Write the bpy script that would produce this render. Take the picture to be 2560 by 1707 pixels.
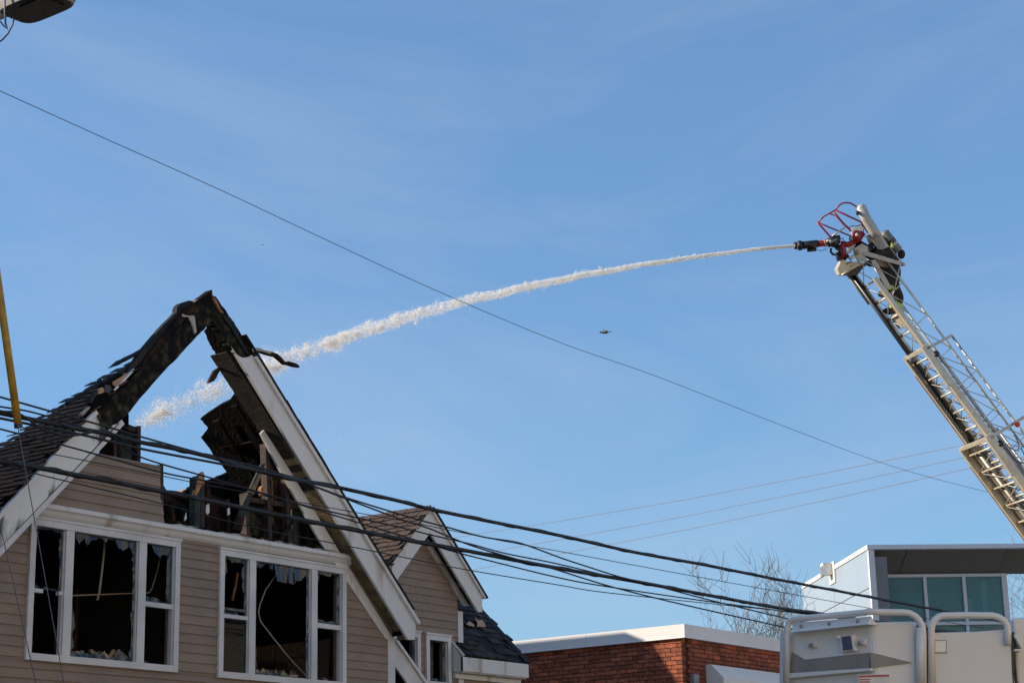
import bpy, bmesh, math, random
from mathutils import Vector, Matrix
R_ = math.radians
rng = random.Random(7)
for o in list(bpy.data.objects): bpy.data.objects.remove(o)
sc = bpy.context.scene
col = sc.collection

# ------------------------------------------------------------------ camera
# world: X runs along the burnt house's facade, Y into it, Z up; pixels below are those of the 2560 x 1707 photograph
V1 = (-400.0, -17350.0); V2 = (3542.0, 1205.0)
F = math.sqrt(-(V1[0]*V2[0] + V1[1]*V2[1])); CX, CY = 1280.0, 853.5
_z = Vector((V1[0], -V1[1], -F)).normalized(); _u = Vector((V2[0], -V2[1], -F)).normalized()
RC = Matrix((_u, -_u.cross(_z), _z))
CAM = Vector((0, 0, 1.6))
cd = bpy.data.cameras.new('camera'); cam = bpy.data.objects.new('camera', cd); col.objects.link(cam)
cam.matrix_world = Matrix.Translation(CAM) @ RC.to_4x4()
cd.sensor_width = 36; cd.lens = F/2560*36; cd.clip_end = 3000; cd.clip_start = .1
sc.camera = cam

def ray(x, y): return RC @ Vector((x-CX, -(y-CY), -F))
def onY(x, y, Y): d = ray(x, y); return CAM + d*(Y/d.y)
def onX(x, y, X): d = ray(x, y); return CAM + d*(X/d.x)
def onP(x, y, p, n): d = ray(x, y); return CAM + d*((Vector(p)-CAM).dot(n)/d.dot(n))
def at(x, y, D): return CAM + ray(x, y)*(D/F)
RIGHT = (RC @ Vector((1, 0, 0))); RIGHT.z = 0; RIGHT.normalize()
FWD = (RC @ Vector((0, 0, -1))); AXIS = FWD.copy(); FWD.z = 0; FWD.normalize()
UP = Vector((0, 0, 1))

# ------------------------------------------------------------------ light
SUN_H = Vector((-.54, .84)).normalized(); ELEV = R_(20)
SUN = Vector((SUN_H.x*math.cos(ELEV), SUN_H.y*math.cos(ELEV), math.sin(ELEV)))
world = bpy.data.worlds.new('World'); sc.world = world; world.use_nodes = True
nt = world.node_tree; nt.nodes.clear()
N_ = nt.nodes.new; LK = nt.links.new
sky = N_('ShaderNodeTexSky'); sky.sky_type = 'NISHITA'; sky.sun_disc = False
sky.sun_elevation = ELEV; sky.sun_rotation = math.atan2(SUN_H.x, SUN_H.y)
sky.air_density = 1.2; sky.dust_density = .0; sky.ozone_density = 6.0; sky.altitude = 50
tc = N_('ShaderNodeTexCoord'); mp = N_('ShaderNodeMapping'); mp.inputs['Rotation'].default_value = (R_(8), R_(-18), R_(-35))
mp.inputs['Scale'].default_value = (1.0, 1.6, 4.5); mp.inputs['Location'].default_value = (.55, .2, .35)
n1 = N_('ShaderNodeTexNoise'); n1.inputs['Scale'].default_value = 1.6; n1.inputs['Detail'].default_value = 7; n1.inputs['Roughness'].default_value = .62
n1.inputs['Distortion'].default_value = .7
r1 = N_('ShaderNodeValToRGB'); r1.color_ramp.elements[0].position = .42; r1.color_ramp.elements[1].position = .82
r1.color_ramp.elements[0].color = (0, 0, 0, 1); r1.color_ramp.elements[1].color = (.40, .40, .40, 1)
mx = N_('ShaderNodeMix'); mx.data_type = 'RGBA'; mx.inputs[7].default_value = (3.0, 3.6, 4.6, 1)
veil = N_('ShaderNodeMix'); veil.data_type = 'RGBA'; veil.inputs[0].default_value = .32; veil.inputs[7].default_value = (1.30, 2.40, 4.05, 1)   # thin even high cloud
bg = N_('ShaderNodeBackground'); bg.inputs['Strength'].default_value = .128
wo = N_('ShaderNodeOutputWorld')
LK(tc.outputs['Generated'], mp.inputs['Vector']); LK(mp.outputs[0], n1.inputs['Vector']); LK(n1.outputs['Fac'], r1.inputs[0])
LK(sky.outputs[0], veil.inputs[6]); LK(veil.outputs[2], mx.inputs[6]); LK(r1.outputs[0], mx.inputs[0])
LK(mx.outputs[2], bg.inputs['Color']); LK(bg.outputs[0], wo.inputs['Surface'])
sl = bpy.data.lights.new('sun', 'SUN'); sl.energy = 4.9; sl.angle = R_(.5); sl.color = (1, .86, .68)
so = bpy.data.objects.new('sun', sl); col.objects.link(so); so.rotation_euler = SUN.to_track_quat('Z', 'Y').to_euler(); so.location = (0, 0, 40)
sc.view_settings.view_transform = 'Standard'; sc.view_settings.look = 'None'
sc.view_settings.exposure = .45; sc.view_settings.gamma = 1; sc.view_settings.use_curve_mapping = False
sc.render.engine = 'CYCLES'
sc.cycles.diffuse_bounces = 10; sc.cycles.max_bounces = 14
sc.render.resolution_x = 1024; sc.render.resolution_y = 682

# ------------------------------------------------------------------ materials
MATS = {}
def mat(name, c, rough=.7, metal=0, var=.25, scale=6, bump=0, bscale=40, rnd=0, stretch=(1, 1, 1), c2=None, lo=.35, hi=.65, spec=.5, alpha=None):
    """base colour with noise variation towards c2; rnd varies the value from object to object"""
    m = bpy.data.materials.new(name); m.use_nodes = True; t = m.node_tree; n = t.nodes; b = n['Principled BSDF']
    b.inputs['Roughness'].default_value = rough; b.inputs['Metallic'].default_value = metal
    b.inputs['Specular IOR Level'].default_value = spec
    g = n.new('ShaderNodeNewGeometry'); mpn = n.new('ShaderNodeMapping'); mpn.inputs['Scale'].default_value = stretch
    t.links.new(g.outputs['Position'], mpn.inputs['Vector'])
    no = n.new('ShaderNodeTexNoise'); no.inputs['Scale'].default_value = scale; no.inputs['Detail'].default_value = 6
    t.links.new(mpn.outputs[0], no.inputs['Vector'])
    r = n.new('ShaderNodeValToRGB'); r.color_ramp.elements[0].position = lo; r.color_ramp.elements[1].position = hi
    if c2 is None: c2 = [x*(1-var) for x in c]
    r.color_ramp.elements[0].color = (*c2, 1); r.color_ramp.elements[1].color = (*c, 1)
    t.links.new(no.outputs['Fac'], r.inputs[0]); out = r.outputs[0]
    if rnd:
        oi = n.new('ShaderNodeObjectInfo'); mr = n.new('ShaderNodeMapRange'); mr.inputs['To Min'].default_value = 1-rnd; mr.inputs['To Max'].default_value = 1+rnd
        t.links.new(oi.outputs['Random'], mr.inputs['Value'])
        h = n.new('ShaderNodeHueSaturation'); t.links.new(mr.outputs[0], h.inputs['Value']); t.links.new(out, h.inputs['Color']); out = h.outputs[0]
    t.links.new(out, b.inputs['Base Color'])
    if bump:
        n2 = n.new('ShaderNodeTexNoise'); n2.inputs['Scale'].default_value = bscale; n2.inputs['Detail'].default_value = 5
        t.links.new(mpn.outputs[0], n2.inputs['Vector'])
        bp = n.new('ShaderNodeBump'); bp.inputs['Strength'].default_value = bump; bp.inputs['Distance'].default_value = .02
        t.links.new(n2.outputs['Fac'], bp.inputs['Height']); t.links.new(bp.outputs[0], b.inputs['Normal'])
    MATS[name] = m; return m
def glassy(name, c, trans, rough=.05, spec=.8):
    """pane: tinted, partly see-through, glossy"""
    m = bpy.data.materials.new(name); m.use_nodes = True; t = m.node_tree; n = t.nodes; b = n['Principled BSDF']
    b.inputs['Base Color'].default_value = (*c, 1); b.inputs['Roughness'].default_value = rough; b.inputs['Specular IOR Level'].default_value = spec
    tr = n.new('ShaderNodeBsdfTransparent'); tr.inputs['Color'].default_value = (.75, .92, .92, 1)
    mi = n.new('ShaderNodeMixShader'); mi.inputs[0].default_value = trans
    t.links.new(b.outputs[0], mi.inputs[1]); t.links.new(tr.outputs[0], mi.inputs[2]); t.links.new(mi.outputs[0], n['Material Output'].inputs['Surface'])
    MATS[name] = m; return m
mat('siding', (.272, .200, .146), .65, var=.10, scale=3, bump=.12, bscale=90, rnd=.05, c2=(.228, .168, .124))
mat('trim', (.66, .65, .63), .55, var=.1, scale=2.2, bump=.05, c2=(.52, .515, .50))
mat('trim_stained', (.66, .65, .625), .6, scale=1.6, stretch=(2.4, 2.4, .55), c2=(.40, .33, .25), lo=.27, hi=.42, bump=.08)
mat('trim_sooty', (.70, .69, .65), .6, scale=2.3, stretch=(1.9, 1.9, .8), c2=(.035, .03, .027), lo=.34, hi=.46, bump=.08)
mat('trim_scorched', (.46, .42, .35), .7, scale=4, c2=(.06, .05, .04), lo=.36, hi=.6, bump=.3)
mat('soffit_wood', (.23, .17, .085), .7, scale=9, c2=(.15, .105, .05), rnd=.18, bump=.15)
mat('soffit_burnt', (.035, .024, .018), .85, scale=9, c2=(.010, .008, .007), rnd=.3, bump=.3)
mat('char', (.009, .008, .008), .95, scale=9, c2=(.003, .003, .003), bump=.7, bscale=22, spec=.1)
mat('char_brown', (.045, .026, .017), .95, scale=7, c2=(.007, .006, .005), lo=.4, hi=.72, bump=.8, bscale=26, spec=.12)
mat('char_moss', (.075, .060, .034), .95, scale=9, c2=(.008, .0075, .007), lo=.48, hi=.74, bump=1, bscale=22, spec=.15)
mat('burnt_stud', (.055, .024, .015), .8, scale=11, c2=(.014, .010, .009), lo=.38, hi=.68, bump=.6)
mat('raw_wood', (.42, .20, .085), .75, scale=14, c2=(.22, .085, .03), bump=.3, rnd=.1)
mat('plywood', (.50, .31, .18), .75, scale=6, c2=(.38, .22, .12), bump=.1)
mat('green_board', (.022, .040, .029), .8, scale=6, c2=(.012, .016, .014), lo=.38, hi=.65, bump=.3)
mat('shingle_brown', (.100, .064, .050), .95, scale=18, c2=(.055, .037, .031), rnd=.22, bump=.5, bscale=160)
mat('shingle_dark', (.165, .085, .048), .95, scale=14, c2=(.085, .046, .028), rnd=.28, bump=.5, bscale=160)
mat('shingle_char', (.040, .031, .027), .9, scale=10, c2=(.016, .016, .018), rnd=.35, bump=.5, bscale=90)
mat('roof_felt', (.017, .018, .022), .75, scale=5, c2=(.007, .008, .010), bump=.6, bscale=14, spec=.25)
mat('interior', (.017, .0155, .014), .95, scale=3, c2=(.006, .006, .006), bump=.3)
mat('ash_stick', (.42, .38, .31), .7, scale=10)
mat('debris', (.24, .23, .22), .8, scale=9, c2=(.08, .06, .05), rnd=.3)
glassy('shard', (.055, .075, .11), .45, .10, .6)
glassy('pane_dark', (.012, .014, .018), .55, .04, .2)
glassy('pane_teal', (.22, .40, .40), .62, .06, .5)
mat('brick', (.40, .105, .045), .85, scale=16, c2=(.20, .058, .030), rnd=.42, bump=.4, bscale=120)
mat('mortar', (.14, .105, .08), .95, scale=20, bump=.4, bscale=90)
mat('coping', (.78, .76, .74), .5, var=.08, scale=1.2, stretch=(1, 1, .4))
mat('sign_white', (.78, .76, .70), .45, var=.06)
mat('dark_void', (.02, .018, .017), .9)
mat('panel_metal', (.47, .53, .585), .42, metal=.55, var=.05, scale=.6)
mat('panel_trim', (.66, .64, .66), .45, var=.05)
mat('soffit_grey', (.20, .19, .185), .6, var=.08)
mat('inner_wall', (.62, .68, .66), .8, var=.2, scale=.8)
mat('curtain', (.66, .80, .78), .8, var=.25, scale=1.5, stretch=(5, 5, .1))
mat('bark', (.20, .165, .13), .9, scale=14, c2=(.11, .09, .075), bump=.5)
mat('cable', (.013, .014, .018), .5, var=.3, spec=.35)
mat('cable_blue', (.03, .10, .22), .5)
mat('cable_purple', (.025, .02, .10), .5)
mat('wire_grey', (.10, .12, .16), .5, metal=.3)
mat('wire_tan', (.30, .22, .17), .6)
mat('galv', (.33, .32, .30), .5, metal=.5, scale=12, var=.3)
mat('lamp_grey', (.20, .19, .175), .55, var=.15)
mat('lamp_under', (.020, .022, .024), .35, bump=.3, bscale=120)
mat('yellow_guard', (.46, .27, .018), .5, scale=8, c2=(.27, .16, .02), lo=.38, hi=.6)
mat('pole_wood', (.17, .13, .10), .9, scale=10, stretch=(4, 4, .3), bump=.5)
mat('ladder_tan', (.62, .55, .42), .40, metal=.3, scale=6, c2=(.49, .43, .32), bump=.05)
mat('ladder_grey', (.48, .455, .41), .45, metal=.25, scale=6, c2=(.38, .36, .325))
mat('orange_tan', (.46, .24, .10), .6, metal=.2, scale=7, c2=(.30, .20, .12))  # orange-tan finish for rail edges, neck ring and pivot cap
mat('rung_amber', (.62, .30, .03), .5, var=.2)
mat('hose_black', (.012, .012, .014), .38, var=.3)
mat('pipe_steel', (.20, .18, .15), .4, metal=.5, var=.25)
mat('cage_red', (.30, .018, .035), .4, var=.2)
mat('red_paint', (.36, .014, .020), .4, var=.25)
mat('orange_lamp', (.75, .08, .01), .4, var=.1)
mat('plate_grey', (.28, .29, .31), .45, metal=.3)
mat('gear_dark', (.020, .019, .024), .85, scale=16, bump=.5, bscale=60, c2=(.010, .010, .012))
mat('gear_brown', (.040, .028, .022), .9, scale=14, bump=.5, bscale=50, c2=(.016, .012, .010))
mat('stripe_lime', (.48, .62, .05), .55, var=.15)
mat('tank_grey', (.18, .18, .17), .4, var=.25, scale=20)
mat('skin', (.45, .28, .20), .6)
mat('truck_white', (.70, .68, .65), .42, var=.08, scale=1.6)
mat('recess_shade', (.27, .25, .225), .7, var=.3, scale=4)
mat('truck_dark', (.05, .047, .043), .6)
mat('lens', (.10, .10, .16), .15, bump=.6, bscale=60)
mat('label_red', (.42, .05, .06), .5); mat('label_white', (.70, .69, .68), .5)
mat('tyre', (.02, .02, .02), .8)
mat('bird_grey', (.10, .10, .11), .8); mat('bird_white', (.55, .56, .58), .8)
mat('asphalt', (.05, .05, .052), .9, scale=30, bump=.3, bscale=120)
mat('concrete', (.32, .31, .29), .9, scale=5, bump=.2)
mat('grass', (.06, .075, .03), .95, scale=2)
mat('cream_render', (.72, .60, .45), .9, var=.1, scale=1)
mat('road_paint', (.7, .7, .66), .7)
def water_mat():
    m = bpy.data.materials.new('water_white'); m.use_nodes = True; t = m.node_tree; n = t.nodes; n.remove(n['Principled BSDF'])
    df = n.new('ShaderNodeBsdfDiffuse'); df.inputs['Color'].default_value = (.98, .965, .94, 1)
    tl = n.new('ShaderNodeBsdfTranslucent'); tl.inputs['Color'].default_value = (.98, .965, .94, 1)
    mi = n.new('ShaderNodeMixShader'); mi.inputs[0].default_value = .5
    t.links.new(df.outputs[0], mi.inputs[1]); t.links.new(tl.outputs[0], mi.inputs[2]); t.links.new(mi.outputs[0], n['Material Output'].inputs['Surface'])
    MATS['water'] = m
water_mat()

# ------------------------------------------------------------------ builders
def wloc(o):
    v = Vector((0, 0, 0))
    while o: v += o.location; o = o.parent
    return v
class MB:
    def __init__(s): s.v = []; s.f = []
    def add(s, vs, fs):
        k = len(s.v); s.v += [Vector(a) for a in vs]; s.f += [tuple(i+k for i in f) for f in fs]; return s
    def box(s, c, size, ax=None):
        c = Vector(c); a = ax or (Vector((1, 0, 0)), Vector((0, 1, 0)), Vector((0, 0, 1)))
        h = [a[i]*size[i]/2 for i in range(3)]
        vs = [c + sx*h[0] + sy*h[1] + sz*h[2] for sx in (-1, 1) for sy in (-1, 1) for sz in (-1, 1)]
        return s.add(vs, [(0, 1, 3, 2), (4, 6, 7, 5), (0, 4, 5, 1), (2, 3, 7, 6), (0, 2, 6, 4), (1, 5, 7, 3)])
    def box2(s, a, b):
        a = Vector(a); b = Vector(b); return s.box((a+b)/2, [abs(b[i]-a[i]) for i in range(3)])
    def prism(s, poly, off):
        n = len(poly); off = Vector(off); p = [Vector(q) for q in poly]
        vs = p + [q+off for q in p]
        fs = [tuple(range(n)), tuple(range(2*n-1, n-1, -1))] + [(i, (i+1) % n, n+(i+1) % n, n+i) for i in range(n)]
        return s.add(vs, fs)
    def bar(s, a, b, w, h, up=UP):
        a = Vector(a); b = Vector(b); d = (b-a); L = d.length; d.normalize()
        x = d.cross(Vector(up)); x = x.normalized() if x.length > 1e-5 else Vector((1, 0, 0)); y = x.cross(d)
        return s.box((a+b)/2, (w, L, h), (x, d, y))
    def tube(s, pts, r, n=8, cap=True):
        pts = [Vector(p) for p in pts]; m = len(pts); rr = r if isinstance(r, (list, tuple)) else [r]*m
        t0 = (pts[1]-pts[0]).normalized(); up = Vector((0, 0, 1)) if abs(t0.z) < .9 else Vector((1, 0, 0))
        x = t0.cross(up).normalized(); vs = []
        for i in range(m):
            t = (pts[min(i+1, m-1)]-pts[max(i-1, 0)]).normalized()
            x = (x - t*x.dot(t)).normalized(); y = t.cross(x)
            for k in range(n):
                a = 2*math.pi*k/n; vs.append(pts[i] + (x*math.cos(a)+y*math.sin(a))*rr[i])
        fs = [(i*n+k, i*n+(k+1) % n, (i+1)*n+(k+1) % n, (i+1)*n+k) for i in range(m-1) for k in range(n)]
        if cap: fs += [tuple(range(n-1, -1, -1)), tuple((m-1)*n+k for k in range(n))]
        return s.add(vs, fs)
    def ball(s, c, r, ax=None, n=8, m=6):
        c = Vector(c); a = ax or (Vector((1, 0, 0)), Vector((0, 1, 0)), Vector((0, 0, 1)))
        rr = r if isinstance(r, (list, tuple)) else (r, r, r); vs = []; fs = []
        for j in range(m+1):
            th = math.pi*j/m
            for k in range(n):
                ph = 2*math.pi*k/n
                vs.append(c + a[0]*rr[0]*math.sin(th)*math.cos(ph) + a[1]*rr[1]*math.sin(th)*math.sin(ph) + a[2]*rr[2]*math.cos(th))
        for j in range(m):
            for k in range(n): fs.append((j*n+k, j*n+(k+1) % n, (j+1)*n+(k+1) % n, (j+1)*n+k))
        return s.add(vs, fs)
    def mesh(s, name, m, org=Vector((0, 0, 0)), smooth=False):
        me = bpy.data.meshes.new(name); me.from_pydata([tuple(q-org) for q in s.v], [], s.f)
        bm = bmesh.new(); bm.from_mesh(me)
        bmesh.ops.remove_doubles(bm, verts=bm.verts, dist=1e-6) if smooth else None
        bmesh.ops.recalc_face_normals(bm, faces=bm.faces); bm.to_mesh(me); bm.free()
        me.materials.append(MATS[m])
        if smooth:
            for p in me.polygons: p.use_smooth = True
        return me
    def build(s, name, m, parent=None, smooth=False, bevel=0, kind=None):
        if parent is None:
            xs = [q.x for q in s.v]; ys = [q.y for q in s.v]; zs = [q.z for q in s.v]
            org = Vector(((min(xs)+max(xs))/2, (min(ys)+max(ys))/2, min(zs)))
        else: org = wloc(parent)
        o = bpy.data.objects.new(name, s.mesh(name, m, org, smooth)); col.objects.link(o)
        if parent is None: o.location = org
        else: o.parent = parent
        if bevel:
            b = o.modifiers.new('bevel', 'BEVEL'); b.width = bevel; b.segments = 2; b.limit_method = 'ANGLE'
        if kind: o['kind'] = kind
        return o
def tag(o, label, cat, group=None):
    o['label'] = label; o['category'] = cat
    if group: o['group'] = group
    return o
def thing(name, loc, label, cat, group=None):
    o = bpy.data.objects.new(name, None); col.objects.link(o); o.location = loc; o.empty_display_size = .3
    return tag(o, label, cat, group)
def piece(name, me, parent, loc, rot=None):
    """one of many alike pieces sharing mesh data, placed at a world point"""
    o = bpy.data.objects.new(name, me); col.objects.link(o); o.parent = parent
    M4 = rot.to_4x4() if rot else Matrix.Identity(4)
    o.matrix_local = Matrix.Translation(Vector(loc)-wloc(parent)) @ M4
    return o
def pY(pts, Y): return [onY(x, y, Y) for x, y in pts]
def slabY(pts, Y, depth): return MB().prism(pY(pts, Y), (0, depth, 0))
def XZ(pts, Y): return [Vector((x, Y, z)) for x, z in pts]
def jag(pts, amp, n=4, seed=1):
    """subdivide an outline and roughen it, for burnt and torn edges"""
    r = random.Random(seed); out = []
    for i, a in enumerate(pts):
        b = pts[(i+1) % len(pts)]; out.append(a)
        for k in range(1, n):
            t = k/n; out.append((a[0]+(b[0]-a[0])*t + r.uniform(-amp, amp), a[1]+(b[1]-a[1])*t + r.uniform(-amp, amp)))
    return out
def inpoly(p, poly):
    c = False; j = len(poly)-1
    for i in range(len(poly)):
        a, b = poly[i], poly[j]
        if (a[1] > p[1]) != (b[1] > p[1]) and p[0] < (b[0]-a[0])*(p[1]-a[1])/(b[1]-a[1])+a[0]: c = not c
        j = i
    return c

# ------------------------------------------------------------------ ground, road
def structure(o): o['kind'] = 'structure'; return o
structure(MB().box2((-400, -400, -.5), (600, 600, -.02)).build('ground', 'grass'))
structure(MB().box2((-120, 2.2, -.3), (200, 11.2, 0)).build('road', 'asphalt'))
structure(MB().box2((-120, 11.2, -.3), (200, 14.9, .13)).build('pavement', 'concrete'))
structure(MB().box2((-120, -3, -.3), (200, 2.2, .13)).build('pavement', 'concrete'))
for k in range(20):
    x = -20+k*6
    m = MB().box2((x, 6.6, .004), (x+3, 6.72, .008)).build('lane_marking', 'road_paint'); structure(m)

# unseen row added behind the camera to bounce sunlight onto the shaded fronts
opp = thing('bounce_building', (10, -9, 0), 'unseen long cream rendered building added across the street to bounce sunlight', 'building')
MB().box2((-25, -14, -.1), (45, -5.0, 10.5)).build('wall', 'cream_render', opp)
MB().box2((-25.2, -14.2, 10.5), (45.2, -4.8, 10.8)).build('roof', 'concrete', opp)
for iz, zz in enumerate((1.0, 4.2, 7.4)):
    for k in range(17):
        x = -23+k*4
        MB().box2((x, -5.02, zz), (x+1.3, -4.96, zz+1.9)).build('window', 'pane_dark', opp)

nb = thing('shade_house', (5.8, 19.5, 0), 'unseen tall grey clapboard house added next to the burnt house for its shade', 'house')  # unseen house added to shade the truck and the left roof slope
MB().box2((1.5, 15.2, .1), (10.1, 24, 8.2)).build('wall', 'plate_grey', nb)
MB().prism([Vector((1.3, y, z)) for y, z in ((15.0, 8.2), (19.6, 10.0), (24.2, 8.2))], (9.0, 0, 0)).build('roof', 'shingle_dark', nb)
for zz in (1.2, 4.4):
    for k in range(3): MB().box2((2.6+k*2.6, 15.16, zz), (3.9+k*2.6, 15.24, zz+1.6)).build('window', 'pane_dark', nb)
MB().box2((5.2, 15.15, .1), (6.1, 15.24, .9)).build('door', 'truck_dark', nb)

# ------------------------------------------------------------------ burnt house, main gable
YW = 15.0; YF = 14.77            # wall plane, rake fascia plane
AX, AZ = 14.76, 7.85             # apex of the gable
house = thing('burnt_house', (14.76, 19, 0), 'brown clapboard house with burnt-out gable roof and smashed windows', 'house')
LW = (12.465, 14.543, 3.589, 5.010); RW = (15.158, 17.307, 3.575, 5.002)
def rowsplit(z0, z1, wins):
    cuts = [z0, z1]
    for w in wins:
        for z in (w[2], w[3]):
            if z0+.012 < z < z1-.012: cuts.append(z)
    cuts.sort(); return list(zip(cuts[:-1], cuts[1:]))
def siding(parent, Y, z0, z1, left, right, wins, step=.1025, seed=0):
    """clapboards one by one: wedge-shaped, each course cut at the windows and at random joints"""
    r = random.Random(seed); z = z0
    while z < z1-.01:
        zt = min(z+step, z1)
        for a, b in rowsplit(z, zt, wins):
            zm = (a+b)/2; spans = [[None, None]]
            cuts = sorted([w for w in wins if w[2] < zm < w[3]])
            edges = []; x = None
            lo, hi = (left(a), left(b)), (right(a), right(b))
            if hi[0]-lo[0] < .04 and hi[1]-lo[1] < .04: continue
            cur = lo
            for w in cuts:
                edges.append((cur, (w[0], w[0]))); cur = (w[1], w[1])
            edges.append((cur, hi))
            for e0, e1 in edges:
                if e1[0]-e0[0] < .02 and e1[1]-e0[1] < .02: continue
                L = e1[0]-e0[0]; segs = [(e0, e1)]
                if L > 1.6 and r.random() < .45:
                    xm = e0[0]+L*r.uniform(.3, .7); segs = [(e0, (xm-.002, xm-.002)), ((xm+.002, xm+.002), e1)]
                for s0, s1 in segs:
                    dpb, dpt = -.020-r.uniform(0, .002), -.006
                    if a > z+.001: dpb = -.012
                    v = [(s0[0], Y, a), (s1[0], Y, a), (s1[1], Y, b), (s0[1], Y, b), (s0[0], Y+dpb, a), (s1[0], Y+dpb, a), (s1[1], Y+dpt, b), (s0[1], Y+dpt, b)]
                    MB().add(v, [(0, 1, 2, 3), (7, 6, 5, 4), (0, 4, 5, 1), (1, 5, 6, 2), (2, 6, 7, 3), (3, 7, 4, 0)]).build('siding_board', 'siding', parent)
        z = zt
def lrake(z): return AX-(AZ-.30-z)*1.0      # underside lines of the two rakes
def rrake(z): return AX+(AZ-.30-z)/math.tan(R_(44))
# wall core behind the boards (split round the windows so that the openings are real)
def wall_with_holes(parent, Y, th, x0, x1, z0, z1, wins, m='interior', name='wall'):
    xs = sorted({x0, x1, *[w[0]+.03 for w in wins], *[w[1]-.03 for w in wins]}); zs = sorted({z0, z1, *[w[2]+.03 for w in wins], *[w[3]-.03 for w in wins]})
    b = MB()
    for i in range(len(xs)-1):
        for k in range(len(zs)-1):
            cx, cz = (xs[i]+xs[i+1])/2, (zs[k]+zs[k+1])/2
            if any(w[0] < cx < w[1] and w[2] < cz < w[3] for w in wins): continue
            b.box2((xs[i], Y, zs[k]), (xs[i+1], Y+th, zs[k+1]))
    return b.build(name, m, parent)
wall_with_holes(house, YW, .14, 11.32, 18.22, 2.9, 5.14, [LW, RW], 'siding')
MB().box2((11.3, YW-.02, .1), (18.24, YW+.14, 2.9)).build('ground_floor_wall', 'siding', house)
MB().box2((11.3, YW+.142, .1), (11.45, 24, 4.3)).build('side_wall', 'siding', house)
MB().box2((18.08, YW+.142, .1), (18.22, 24, 4.3)).build('side_wall', 'siding', house)
MB().box2((11.3, 24.0, .1), (18.24, 24.15, 5.0)).build('rear_wall', 'siding', house)
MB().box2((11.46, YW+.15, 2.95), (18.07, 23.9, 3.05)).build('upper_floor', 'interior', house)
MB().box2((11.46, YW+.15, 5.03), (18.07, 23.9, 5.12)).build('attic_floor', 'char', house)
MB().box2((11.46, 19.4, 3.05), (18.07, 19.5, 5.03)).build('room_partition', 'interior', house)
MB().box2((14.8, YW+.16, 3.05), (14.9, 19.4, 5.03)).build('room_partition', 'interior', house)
siding(house, YW, 3.0, 5.06, lambda z: max(11.34, lrake(z)-.05), lambda z: min(18.11, rrake(z)+.05), [LW, RW], seed=3)
# unburnt siding left in the gable
siding(house, YW, 5.17, 5.81, lambda z: lrake(z)-.05, lambda z: 14.235+(5.81-z)*.12*(1 if z < 5.45 else .1), [], seed=5)
MB().prism(XZ([(lrake(5.15), 5.15), (14.2, 5.15), (14.2, 5.80), (lrake(5.8), 5.80)], YW+.005), (0, .03, 0)).build('gable_sheathing', 'char_brown', house)
MB().box2((18.105, YW-.028, 2.9), (18.24, YW+.1, 4.245)).build('corner_board', 'trim', house, bevel=.004)
MB().box2((11.30, YW-.028, 2.9), (11.43, YW+.1, 4.4)).build('corner_board', 'trim', house, bevel=.004)
# moulded band between storeys
prof = [(0, 5.170), (-.075, 5.170), (-.085, 5.155), (-.085, 5.125), (-.060, 5.105), (-.040, 5.07), (-.012, 5.045), (0, 5.045)]
bp = [Vector((12.50, YW+dy, z)) for dy, z in prof]
band = MB().prism(bp, (4.90, 0, 0)).build('band_moulding', 'trim_stained', house)
mb = MB()
for k in range(46):            # scorched lip, sagging and broken
    x = 14.45+k*.062; h = .020+.008*math.sin(k*.5)+.006*math.sin(k*1.7)
    mb.box((x, YW-.032, 5.168+h/2), (.066, .035, h))
mb.build('scorched_flashing', 'trim_scorched', house)
# right rake: fascia, trim, shingle edge, frieze, soffit
a44 = R_(43.6)
RT0 = Vector((15.411, YF, 7.26)); RT1 = Vector((18.403, YF, 4.427))
fas = [(578, 866), (584, 879), (594, 888), (607, 894), (620, 893), (630, 887)] + [(1040, 1556), (1037, 1598), (1021, 1598)]
MB().prism(pY(fas, YF), (0, .035, 0)).build('rake_fascia', 'trim_stained', house)
d = (RT1-RT0).normalized(); nrm = Vector((-d.z, 0, d.x)); nrm = nrm if nrm.z > 0 else -nrm
MB().bar(RT0+nrm*.015+d*.05+Vector((0, -.012, 0)), RT1+nrm*.015+d*.03+Vector((0, -.012, 0)), .05, .045, nrm).build('rake_trim', 'trim_stained', house)
mb = MB(); s = 0
while s < 4.2:
    l = rng.uniform(.2, .42); a = RT0+d*(s-.25)+nrm*(.050+rng.uniform(-.004, .01)); b = RT0+d*(min(s+l, 4.2)-.25)+nrm*(.050+rng.uniform(-.004, .006))
    mb.bar(a+Vector((0, .13, 0)), b+Vector((0, .13, 0)), .36, .022, nrm); s += l-.01
mb.build('shingle_edge', 'roof_felt', house)
MB().prism(pY([(628, 880), (646, 902), (672, 938), (692, 965), (689, 969), (679, 961), (682, 978), (662, 944), (640, 908)], YF+.04), (0, .3, 0)).build('torn_shingle_flap', 'roof_felt', house)
fr = [(661, 1074), (652, 1083), (702, 1178), (747, 1258), (800, 1352), (965, 1596), (983, 1596), (865, 1405), (760, 1233), (712, 1155)]
MB().prism(pY(fr, YW-.03), (0, .028, 0)).build('frieze_board', 'trim_stained', house)
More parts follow.
